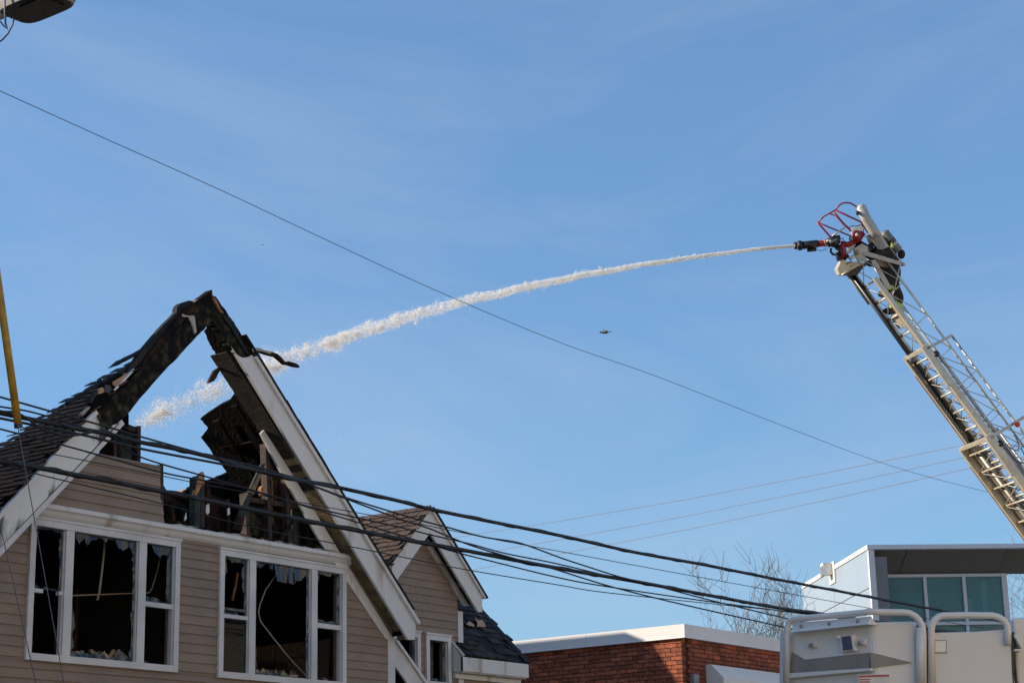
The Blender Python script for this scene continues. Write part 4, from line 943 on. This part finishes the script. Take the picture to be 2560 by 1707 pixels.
rod([(985, 190), (1100, 420), (1260, 690), (1330, 800)], DT-.1, .092, 'spotlight_tube', 'ladder_grey', 20)
MB().ball(at(2040+1000/8.712, 500+200/8.712, DT-.1), .094, None, 14, 8).build('spotlight_cap', 'ladder_grey', lt, smooth=True)
MB().ball(at(2040+905/8.712, 500+285/8.712, DT-.16), (.045, .03, .045), None, 10, 6).build('spotlight_port', 'hose_black', lt, smooth=True)
rod([(1100, 190), (1125, 240), (1105, 320)], DT-.1, .006, 'loose_lead', 'hose_black', 5)
slab(z1([(1060, 800), (1180, 740), (1400, 720), (1595, 1015), (1480, 1060), (1400, 1110), (1180, 850)]), DT, .06).build('control_box', 'ladder_grey', lt)
slab(z1([(1235, 840), (1360, 750), (1530, 1005), (1400, 1095)]), DT-.012, .02).build('control_panel', 'plate_grey', lt)
rod([(1600, 1015), (1720, 1180), (1880, 1370)], DT-.02, .010, 'brace_rod', 'ladder_grey', 6)
slab(z1([(1060, 1130), (1160, 1135), (1910, 1360), (1935, 1400), (1890, 1440), (1820, 1415), (1060, 1210), (1020, 1180)]), DT-.05, .09).build('head_crossbeam', 'ladder_grey', lt)
MB().tube([at(2040+1900/8.712, 500+1400/8.712, DT-.06), at(2040+1905/8.712, 500+1400/8.712, DT+.5)], .036, 12).build('crossbeam_tube', 'ladder_grey', lt, smooth=True)
slab(z1([(830, 1060), (1000, 950), (1130, 1010), (1150, 1140), (1060, 1210), (1100, 1300), (1220, 1310), (950, 1350), (840, 1190)]), DT-.02, .12).build('head_casting', 'ladder_grey', lt)
slab(z1([(700, 1030), (800, 985), (860, 1060), (760, 1120)]), DT+.02, .1).build('head_casting', 'ladder_grey', lt)
slab(z1([(470, 1500), (570, 1300), (700, 1340), (930, 1335), (1010, 1380), (930, 1430), (560, 1640), (520, 1620)]), DT, .35).build('tip_tray', 'ladder_tan', lt)
slab(z1([(540, 1640), (940, 1420), (1180, 1350), (1010, 1500), (900, 1640)]), DT+.02, .3).build('tray_underside', 'hose_black', lt)
rod([(770, 1440), (935, 1345)], DT-.02, .018, 'tip_roller', 'ladder_tan'); rod([(560, 1640), (760, 1510)], DT-.02, .018, 'tip_roller', 'ladder_tan')
slab(z1([(1200, 1320), (1290, 1300), (1530, 1700), (1640, 1900), (1600, 1950), (1540, 1920), (1260, 1420)]), DT-.03, .07).build('head_arm', 'ladder_grey', lt)
rod([(1830, 1420), (1790, 1600), (1700, 2000), (1640, 2120)], DT-.04, .011, 'brace_rod', 'ladder_grey', 6)
# monitor: nozzle, swivels, motors, hoses
def z2(pts): return [(1900+x/4.612, 460+y/4.612) for x, y in pts]
def rod2(pts, D, r, name, m, n=14): return MB().tube([at(x, y, D) for x, y in z2(pts)], r, n).build(name, m, lt, smooth=True)
rod2([(395, 713), (420, 712)], DT, .066, 'nozzle_tip', 'hose_black', 20); rod2([(420, 712), (440, 711)], DT, .060, 'nozzle_ring', 'ladder_tan', 20)
rod2([(438, 711), (480, 709)], DT, .088, 'nozzle_flange', 'hose_black', 20); rod2([(480, 709), (665, 690)], DT, .070, 'nozzle_barrel', 'hose_black', 20)
rod2([(545, 765), (648, 757)], DT, .030, 'nozzle_motor', 'hose_black'); rod2([(665, 690), (760, 682)], DT, .056, 'nozzle_neck', 'red_paint', 18)
rod2([(735, 685), (765, 680)], DT, .064, 'neck_ring', 'orange_tan', 18); rod2([(770, 690), (860, 640), (920, 640)], DT, .078, 'swivel_gearbox', 'hose_black', 16)
MB().ball(at(1900+850/4.612, 460+670/4.612, DT-.02), (.11, .1, .10), None, 12, 8).build('swivel_gearbox', 'hose_black', lt, smooth=True)
slab(z2([(800, 668), (880, 625), (892, 640), (812, 685)]), DT-.14, .01).build('maker_plate', 'plate_grey', lt)
rod2([(935, 690), (960, 740), (970, 800), (940, 850)], DT, .05, 'monitor_pipe', 'red_paint'); rod2([(930, 690), (1020, 700), (1090, 660), (1150, 610), (1190, 560)], DT+.05, .055, 'monitor_pipe', 'red_paint')
MB().ball(at(1900+1120/4.612, 460+600/4.612, DT), (.12, .1, .12), None, 10, 8).build('monitor_elbow', 'red_paint', lt, smooth=True)
slab(z2([(1055, 560), (1070, 515), (1140, 480), (1190, 490), (1190, 530), (1110, 560), (1080, 585)]), DT-.05, .12).build('drive_motor', 'sign_white', lt)
MB().ball(at(1900+1115/4.612, 460+585/4.612, DT-.1), .03, None, 8, 6).build('sensor_cap', 'sign_white', lt, smooth=True)
MB().ball(at(1900+1050/4.612, 460+630/4.612, DT-.05), .045, None, 8, 6).build('sensor_cap', 'plate_grey', lt, smooth=True)
rod2([(820, 740), (815, 780), (840, 810), (880, 820), (900, 790)], DT-.03, .022, 'control_hose', 'hose_black', 8)
rod2([(880, 720), (930, 770), (900, 830)], DT, .05, 'monitor_base', 'hose_black'); slab(z2([(880, 840), (930, 820), (950, 880), (900, 895)]), DT, .1).build('junction_box', 'cable_purple', lt)
rod2([(1030, 500), (1070, 480), (1100, 490), (1160, 470), (1200, 500), (1190, 560)], DT-.05, .008, 'loose_lead', 'hose_black', 5)
rod2([(650, 755), (700, 770), (760, 755), (765, 735)], DT-.04, .006, 'loose_lead', 'hose_black', 5); rod2([(920, 640), (955, 625), (970, 660), (975, 700)], DT-.06, .008, 'loose_lead', 'hose_black', 5)
rod2([(990, 800), (1050, 770)], DT-.05, .028, 'valve_stem', 'ladder_tan'); rod2([(1030, 860), (1090, 830)], DT-.05, .032, 'valve_stem', 'ladder_tan')
rod2([(960, 860), (1010, 840), (1060, 900), (990, 920)], DT-.02, .012, 'loose_lead', 'hose_black', 6)
MB().ball(at(1900+1120/4.612, 460+790/4.612, DT-.08), (.05, .03, .05), None, 10, 6).build('pivot_cap', 'orange_tan', lt, smooth=True)
rod2([(1100, 690), (1230, 760), (1300, 740)], DT+.15, .10, 'hose_bundle', 'hose_black', 10); rod2([(900, 760), (1000, 860)], DT+.1, .07, 'hose_bundle', 'hose_black', 10)
# chassis at the foot of the ladder, beyond the frame
tf = Vector((base.x, base.y, 0)); tx = Lh; ty = Wd
def tb(c, s): return MB().box(tf+tx*c[0]+ty*c[1]+UP*c[2], s, (tx, ty, UP))
MB().tube([tf+UP*1.5, tf+UP*2.0], .75, 24).build('turntable', 'plate_grey', lt, smooth=True)
tb((-.3, 0, 2.25), (1.2, 1.1, .7)).build('pedestal', 'ladder_grey', lt, bevel=.03)
tb((3.2, 0, 1.1), (9.0, 2.4, .9)).build('body', 'red_paint', lt, bevel=.05); tb((6.8, 0, 2.0), (2.0, 2.4, 1.5)).build('cab', 'red_paint', lt, bevel=.1)
for cx in (.2, 1.5, 6.9):
    for cy in (-1.05, 1.05): MB().tube([tf+tx*cx+ty*(cy-.16)+UP*.5, tf+tx*cx+ty*(cy+.16)+UP*.5], .5, 20).build('wheel', 'tyre', lt, smooth=True)

# ------------------------------------------------------------------ firefighter on the ladder
def skin_body(name, joints, edges, radii, m, parent, sub=2):
    org = wloc(parent) if parent else joints[0]
    me = bpy.data.meshes.new(name); me.from_pydata([tuple(j-org) for j in joints], edges, [])
    o = bpy.data.objects.new(name, me); col.objects.link(o)
    if parent: o.parent = parent
    md = o.modifiers.new('skin', 'SKIN'); me.materials.append(MATS[m])
    if not me.skin_vertices: bpy.context.view_layer.objects.active = o
    lay = me.skin_vertices[0] if me.skin_vertices else None
    if lay is None:
        bm = bmesh.new(); bm.from_mesh(me); bm.verts.layers.skin.verify(); bm.to_mesh(me); bm.free(); lay = me.skin_vertices[0]
    for i, r_ in enumerate(radii):
        lay.data[i].radius = r_ if isinstance(r_, tuple) else (r_, r_); lay.data[i].use_root = (i == 0)
    md.use_smooth_shade = True
    s_ = o.modifiers.new('sub', 'SUBSURF'); s_.levels = sub; s_.render_levels = sub
    return o
def z3(x, y): return (2080+x/7.841, 620+y/7.841)
DFF = 33.95
def fp(x, y, d=0): return at(*z3(x, y), DFF+d)
person = thing('person', fp(1180, 1260), 'firefighter in dark turnout gear with air tank climbing the ladder tip', 'person')
J = [fp(1130, 560), fp(1150, 400), fp(1080, 180), fp(960, 20), fp(900, -60), fp(830, -170), fp(810, -215),
     fp(1060, 690, -.10), fp(1110, 830, -.12), fp(1060, 860, -.12), fp(1000, 900, -.12),
     fp(1190, 760, .10), fp(1330, 990, .14), fp(1260, 1130, .10), fp(1230, 1230, .08), fp(1110, 1240, .05),
     fp(940, 90, -.2), fp(800, 210, -.22), fp(650, 120, -.2), fp(900, 120, .2), fp(760, 330, .2), fp(640, 250, .18)]
Eg = [(0, 1), (1, 2), (2, 3), (3, 4), (4, 5), (5, 6), (0, 7), (7, 8), (8, 9), (9, 10), (0, 11), (11, 12), (12, 13), (13, 14), (14, 15), (3, 16), (16, 17), (17, 18), (3, 19), (19, 20), (20, 21)]
Rd = [.17, .19, .21, .19, .08, .10, .07, .12, .085, .075, .055, .12, .10, .085, .075, .055, .09, .07, .05, .09, .07, .05]
skin_body('body', J, Eg, Rd, 'gear_brown', person)
MB().ball(J[5], (.13, .13, .12), None, 12, 8).build('helmet', 'gear_dark', person, smooth=True)
def ring(a, b, t, r, name='reflective_stripe', w=.035):
    c = a.lerp(b, t); d_ = (b-a).normalized(); return MB().tube([c-d_*w, c+d_*w], r, 14).build(name, 'stripe_lime', person, smooth=True)
ring(J[7], J[8], .80, .105); ring(J[13], J[14], .05, .105, w=.05); ring(J[11], J[12], .05, .13); 
MB().ball(J[10], (.10, .10, .06), (Wd, Lh, UP), 10, 6).build('boot', 'hose_black', person, smooth=True); MB().ball(J[15], (.09, .13, .06), (Wd, Lh, UP), 10, 6).build('boot', 'hose_black', person, smooth=True)
ta, tb_ = at(*z1([(1500, 720)])[0], DFF-.05), at(*z1([(1790, 1100)])[0], DFF-.05)
tk = MB().tube([ta+(ta-tb_)*.12, ta+(ta-tb_)*.06, ta, tb_, tb_+(tb_-ta)*.06], [.03, .065, .085, .085, .05], 16).build('air_tank', 'tank_grey', person, smooth=True)
for t_ in (.42, .52, .66): 
    c = ta.lerp(tb_, t_); d_ = (tb_-ta).normalized(); MB().tube([c-d_*.012, c+d_*.012], .088, 16).build('tank_band', 'hose_black' if t_ != .66 else 'label_white', person, smooth=True)
MB().ball(at(*z1([(1860, 1180)])[0], DFF-.05), (.07, .07, .09), None, 10, 6).build('tank_valve', 'gear_dark', person, smooth=True)
MB().box(at(*z1([(1660, 990)])[0], DFF-.14), (.08, .02, .09)).build('reflective_patch', 'stripe_lime', person)

# ------------------------------------------------------------------ water jet
path = [(1988, 615, 33.65), (1900, 622, 33.2), (1750, 641, 32.4), (1600, 663, 31.6), (1450, 690, 30.7), (1300, 721, 29.6), (1150, 756, 28.3), (1000, 800, 27.0), (850, 848, 25.8), (750, 886, 25.0), (660, 925, 24.4), (560, 972, 23.9), (470, 1008, 23.4), (400, 1036, 23.0), (330, 1068, 22.6)]
prad = [.028, .034, .042, .052, .064, .078, .096, .110, .125, .135, .14, .15, .155, .14, .08]
PW = [at(*p) for p in path]
def along(t):
    f = t*(len(PW)-1); i = min(int(f), len(PW)-2); u = f-i
    return PW[i].lerp(PW[i+1], u), prad[i]*(1-u)+prad[i+1]*u, (PW[i+1]-PW[i]).normalized()
rw = random.Random(99); wt = MB()
ICO = [(0, 0, 1), (.89, 0, -.2), (-.45, .8, -.3), (-.45, -.8, -.2), (.1, .1, -1)]
ICF = [(0, 1, 2), (0, 2, 3), (0, 3, 1), (4, 2, 1), (4, 3, 2), (4, 1, 3)]
def drop(p, s, d_, st):
    rot = Matrix.Rotation(rw.uniform(0, 6.28), 3, 'Z') @ Matrix.Rotation(rw.uniform(0, 6.28), 3, 'X')
    vs = []
    for v in ICO:
        q = rot @ Vector(v); q = q*s*rw.uniform(.7, 1.3); q += d_*q.dot(d_)*st; vs.append(p+q)
    wt.add(vs, ICF)
for k in range(20000):       # dense start of the jet
    t = rw.random()**1.15*.6; p, r, d_ = along(t); a = rw.uniform(0, 6.28); q = r*math.sqrt(rw.random())*.85
    drop(p+UP*(math.sin(a)*q+r*.25*math.sin(t*95)*min(1, t*3)*rw.random())+FWD*math.cos(a)*q, (r*rw.uniform(.10, .22)*(1-.75*min(1, t/.45))+.0016)*rw.uniform(.6, 1.1), d_, .9)
clumps = []
for k in range(400):
    t = rw.random()**.75*.97+.02; p, r, d_ = along(t)
    clumps.append((t, p+Vector((rw.gauss(0, .4), rw.gauss(0, .25), rw.gauss(.15, .40)))*r, r, d_))
for (t, c, r, d_) in clumps:
    dens = (.75 if (.79 < t < .86 or .91 < t < .97) else .22) if t > .74 else 1.5
    n = int((14+75*min(1, t*1.3))*dens*(r/.1+.3)); sz = r*rw.uniform(.12, .42)
    sl_ = d_*rw.uniform(.6, 2.0)+UP*rw.uniform(-.9, .6)
    for k in range(n):
        q = c+Vector((rw.gauss(0, 1), rw.gauss(0, .8), rw.gauss(0, .7)))*sz + sl_*rw.gauss(0, sz)
        drop(q, rw.uniform(.0018, .0050), d_, .9)
for k in range(5000):        # ragged skin along the whole jet
    t = rw.random()*.98; p, r, d_ = along(t); a = rw.uniform(0, 6.28); rr_ = r*abs(rw.gauss(.6, .35))
    if t > .78 and rw.random() < .65: continue
    drop(p+(Vector((math.cos(a), math.sin(a)*.6, math.sin(a))))*rr_, rw.uniform(.0018, .0048), d_, 1.2)
for k in range(3000):        # falling spray
    t = rw.uniform(.35, 1); p, r, d_ = along(t)
    drop(p+Vector((rw.gauss(0, .10), rw.gauss(0, .10), rw.gauss(0, .05)-abs(rw.gauss(0, .15)))), rw.uniform(.0012, .0035), d_, .3)
for k in range(60):
    t = rw.uniform(.4, .95); p, r, d_ = along(t)
    drop(p+Vector((rw.gauss(0, .5), rw.gauss(0, .4), -abs(rw.gauss(0, 1.3)))), rw.uniform(.004, .008), d_, .2)
for k in range(14000):       # fine mist
    t = rw.random()**.7*.6+.42; p, r, d_ = along(min(t, .995))
    drop(p+Vector((rw.gauss(0, .9), rw.gauss(0, .9), rw.gauss(-.25, .85)))*r, rw.uniform(.0006, .0016), d_, .3)
o = wt.build('water_jet', 'water', None, smooth=False); o['kind'] = 'stuff'
tag(o, 'white jet of water arcing from the ladder nozzle into the burnt gable', 'water')

# ------------------------------------------------------------------ utility truck in front
DT2 = 16.0
c0 = at(2177, 1530, DT2); ut = None
dl_ = (-RIGHT*.74+FWD*.67).normalized(); nA = Vector((-dl_.y, dl_.x, 0)); nB = FWD.copy()
K0 = Vector((c0.x, c0.y, 0)); ut = thing('utility_truck', K0+FWD*3, 'white box-bodied utility truck with tubular guard rails and square work lamp', 'truck')
nA = nA if nA.dot(FWD) < 0 else -nA
BK = ray(1990, 1600); BK.z = 0; BK.normalize()
def zt(x, y): return (1940+x/3.794, 1500+y/3.794)
def fA(x, y, off=0): return onP(*zt(x, y), K0+nA*off, nA)
def fB(x, y, off=0): return onP(*zt(x, y), K0-FWD*off, FWD)
Lend = fA(70, 400); Rend_ = fB(1340, 400); ztop = c0.z-.05
def planbox(pts, z0, z1): return MB().prism([Vector((p.x, p.y, z0)) for p in pts], (0, 0, z1-z0))
lp = Vector((Lend.x, Lend.y, 0)); rp_ = Vector((Rend_.x, Rend_.y, 0))
planbox([lp, K0, rp_, rp_+BK*6, lp+BK*5.5], 1.0, ztop-.03).build('body', 'truck_white', ut, bevel=.03)
def railtube(pts, r, name='guard_rail'): return MB().tube(pts, r, 14).build(name, 'truck_white', ut, smooth=True)
O_ = .06
corner = (K0+(nA-FWD).normalized()*.065); corner.z = fA(900, 108).z
railtube([fA(100, 785, O_), fA(104, 330, O_), fA(110, 250, O_), fA(125, 205, O_), fA(160, 182, O_), fA(240, 172, O_), fA(600, 138, O_), fA(840, 116, O_), Vector((corner.x, corner.y, fB(905, 112).z)), fB(1000, 112, O_), fB(1200, 114, O_), fB(1265, 122, O_), fB(1320, 150, O_), fB(1360, 190, O_), fB(1388, 250, O_), fB(1395, 330, O_), fB(1398, 785, O_)], .028)
railtube([fB(1372, 785, .05), fB(1372, 260, .05)], .04, 'corner_post')
MB().prism([fA(35, 300, .02), fA(78, 300, .02), fA(78, 820, .02), fA(28, 820, .02)], -nA*.1).build('corner_post', 'truck_white', ut, bevel=.01)
# ledge with bolts
MB().add([fA(150, 215, .02), fA(900, 150, .02), fB(965, 235, .02), fA(160, 300, .12), fA(870, 225, .12), fA(150, 295, .0), fA(900, 235, .0)],
         [(0, 1, 4, 3), (1, 2, 4), (3, 4, 6, 5), (4, 2, 6)]).build('ledge', 'truck_white', ut)
for x, y in ((240, 245), (505, 222), (775, 200)): MB().ball(fA(x, y, .085), .017, None, 8, 5).build('bolt', 'plate_grey', ut, smooth=True)
# work lamp
MB().prism([fA(600, 335, .05), fA(735, 320, .05), fA(745, 480, .05), fA(612, 490, .05)], -nA*.06).build('lamp_housing', 'sign_white', ut, bevel=.012)
MB().prism([fA(620, 345, .06), fA(705, 335, .06), fA(722, 465, .06), fA(634, 474, .06)], -nA*.02).build('lamp_lens', 'lens', ut)
for (x, y) in ((590, 350), (750, 465)): MB().ball(fA(x, y, .05), .02, None, 8, 5).build('lamp_knob', 'sign_white', ut, smooth=True)
for (x, y) in ((340, 415), (800, 395)): MB().prism([fA(x-45, y-20, .03), fA(x+45, y-28, .03), fA(x+45, y+28, .03), fA(x-45, y+36, .03)], -nA*.05).build('latch', 'truck_white', ut, bevel=.008); MB().ball(fA(x-10, y+8, .05), .02, None, 8, 5).build('latch_knob', 'plate_grey', ut, smooth=True)
# flat grey slabs stand in for the shade of the hopper mouth
MB().prism([fA(150, 490, .012), fA(270, 560, .012), fA(880, 495, .012), fA(890, 640, .012), fA(130, 690, .012)], -nA*.02).build('hopper_shade', 'recess_shade', ut)
MB().prism([fB(900, 492, .012), fB(1000, 515, .012), fB(1290, 590, .012), fB(900, 640, .012)], FWD*.02).build('hopper_shade', 'recess_shade', ut)
MB().prism([fA(120, 690, .06), fA(895, 640, .06), fA(895, 668, .06), fA(120, 738, .06)], -nA*.06).build('hopper_lip', 'truck_white', ut, bevel=.006)
MB().prism([fB(780, 705, .03), fB(1075, 700, .03), fB(1075, 860, .03), fB(780, 860, .03)], FWD*.004).build('warning_sticker', 'label_white', ut)
MB().prism([fB(785, 712, .036), fB(1073, 703, .036), fB(1073, 718, .036), fB(785, 728, .036)], FWD*.004).build('sticker_stripe', 'label_red', ut)
for k in range(3): MB().prism([fB(790, 745+k*24, .036), fB(890, 742+k*24, .036), fB(890, 750+k*24, .036), fB(790, 753+k*24, .036)], FWD*.004).build('sticker_stripe', 'label_red', ut)
# second unit
g0 = fB(1462, 300); g1 = fB(2225, 300); ztop2 = fB(1800, 296).z
a_, b_ = Vector((g0.x, g0.y, 0)), Vector((g1.x, g1.y, 0))
planbox([a_, b_, b_+BK*6, a_+BK*6], 1.0, ztop2).build('body', 'truck_white', ut, bevel=.02)
railtube([fB(1472, 785, .03), fB(1472, 290, .03), fB(1480, 235, .03), fB(1505, 185, .03), fB(1545, 155, .03), fB(1590, 145, .03), fB(1800, 142, .03), fB(2050, 145, .03), fB(2110, 160, .03), fB(2160, 190, .03), fB(2190, 235, .03), fB(2200, 300, .03), fB(2200, 420, .03)], .029)
MB().prism([fB(1870, 298, -.02), fB(2190, 275, -.02), fB(2190, 310, -.02), fB(1870, 310, -.02)], FWD*.5).build('roof_hatch', 'truck_white', ut)
MB().prism([fB(1508, 382, .02), fB(1612, 382, .02), fB(1612, 492, .02), fB(1508, 492, .02)], FWD*.03).build('cover_plate', 'sign_white', ut, bevel=.006)
MB().prism([fB(1500, 374, .008), fB(1620, 374, .008), fB(1620, 500, .008), fB(1500, 500, .008)], FWD*.012).build('plate_gasket', 'plate_grey', ut)
g2 = fB(2272, 200); g3 = fB(2620, 200); a_, b_ = Vector((g2.x, g2.y, 0)), Vector((g3.x, g3.y, 0))
planbox([a_+FWD*.1, b_+FWD*.1, b_+BK*6, a_+BK*6], 1.0, fB(2300, 150).z).build('body', 'truck_white', ut, bevel=.02)
for y in (330, 470): MB().prism([fB(2262, y-10, .05), fB(2330, y-10, .05), fB(2330, y+130 if y < 400 else y+10, .05), fB(2262, y+10, .05)], FWD*.14).build('hinge', 'truck_white', ut, bevel=.006)
MB().prism([fB(2235, 300), fB(2262, 300), fB(2262, 860), fB(2235, 860)], FWD*.3).build('gap_strip', 'truck_dark', ut)  # dark strip filling the gap between truck bodies
MB().prism([fB(1410, 260, -.1), fB(1455, 260, -.1), fB(1455, 860, -.1), fB(1410, 860, -.1)], FWD*.3).build('gap_strip', 'truck_dark', ut)
BX = Vector((BK.y, -BK.x, 0)); fr0 = K0+BK*3; MB().box(fr0+UP*.85+BX*.5, (2.0, 6.0, .3), (BX, BK, UP)).build('chassis', 'truck_dark', ut)
for f_ in (.8, 4.6):
    for s_ in (-.45, 1.45): MB().tube([K0+BK*f_+BX*(s_-.14)+UP*.5, K0+BK*f_+BX*(s_+.14)+UP*.5], .5, 20).build('wheel', 'tyre', ut, smooth=True)

# ------------------------------------------------------------------ birds
def bird(x, y, D, s, lab):
    c = at(x, y, D); t = thing('bird', c, lab, 'bird')
    r_, u_, f_ = RIGHT, UP, FWD
    MB().ball(c, (.20*s, .07*s, .06*s), (r_, f_, u_), 12, 8).build('body', 'bird_grey', t, smooth=True)
    MB().ball(c-r_*.22*s+u_*.02*s, (.06*s, .045*s, .045*s), (r_, f_, u_), 10, 6).build('head', 'bird_grey', t, smooth=True)
    MB().prism([c-r_*.06*s, c+r_*.10*s, c+r_*.02*s+u_*.17*s+f_*.28*s, c-r_*.08*s+u_*.20*s+f_*.22*s], u_*.012*s).build('wing', 'bird_grey', t)
    MB().prism([c-r_*.08*s, c+r_*.10*s, c+r_*.16*s+u_*.03*s-f_*.40*s, c+r_*.02*s-u_*.0*s-f_*.30*s], u_*.012*s).build('wing', 'bird_white', t)
    MB().prism([c+r_*.17*s+f_*.02*s, c+r_*.34*s+f_*.07*s+u_*.05*s, c+r_*.34*s-f_*.07*s+u_*.05*s, c+r_*.17*s-f_*.02*s], u_*.01*s).build('tail', 'bird_grey', t)
    return t
bird(1512, 831, 90, .95, 'grey bird gliding between the thin wire and the water jet')
bird(656, 612, 230, .62, 'tiny far bird high above the burnt roof peak')
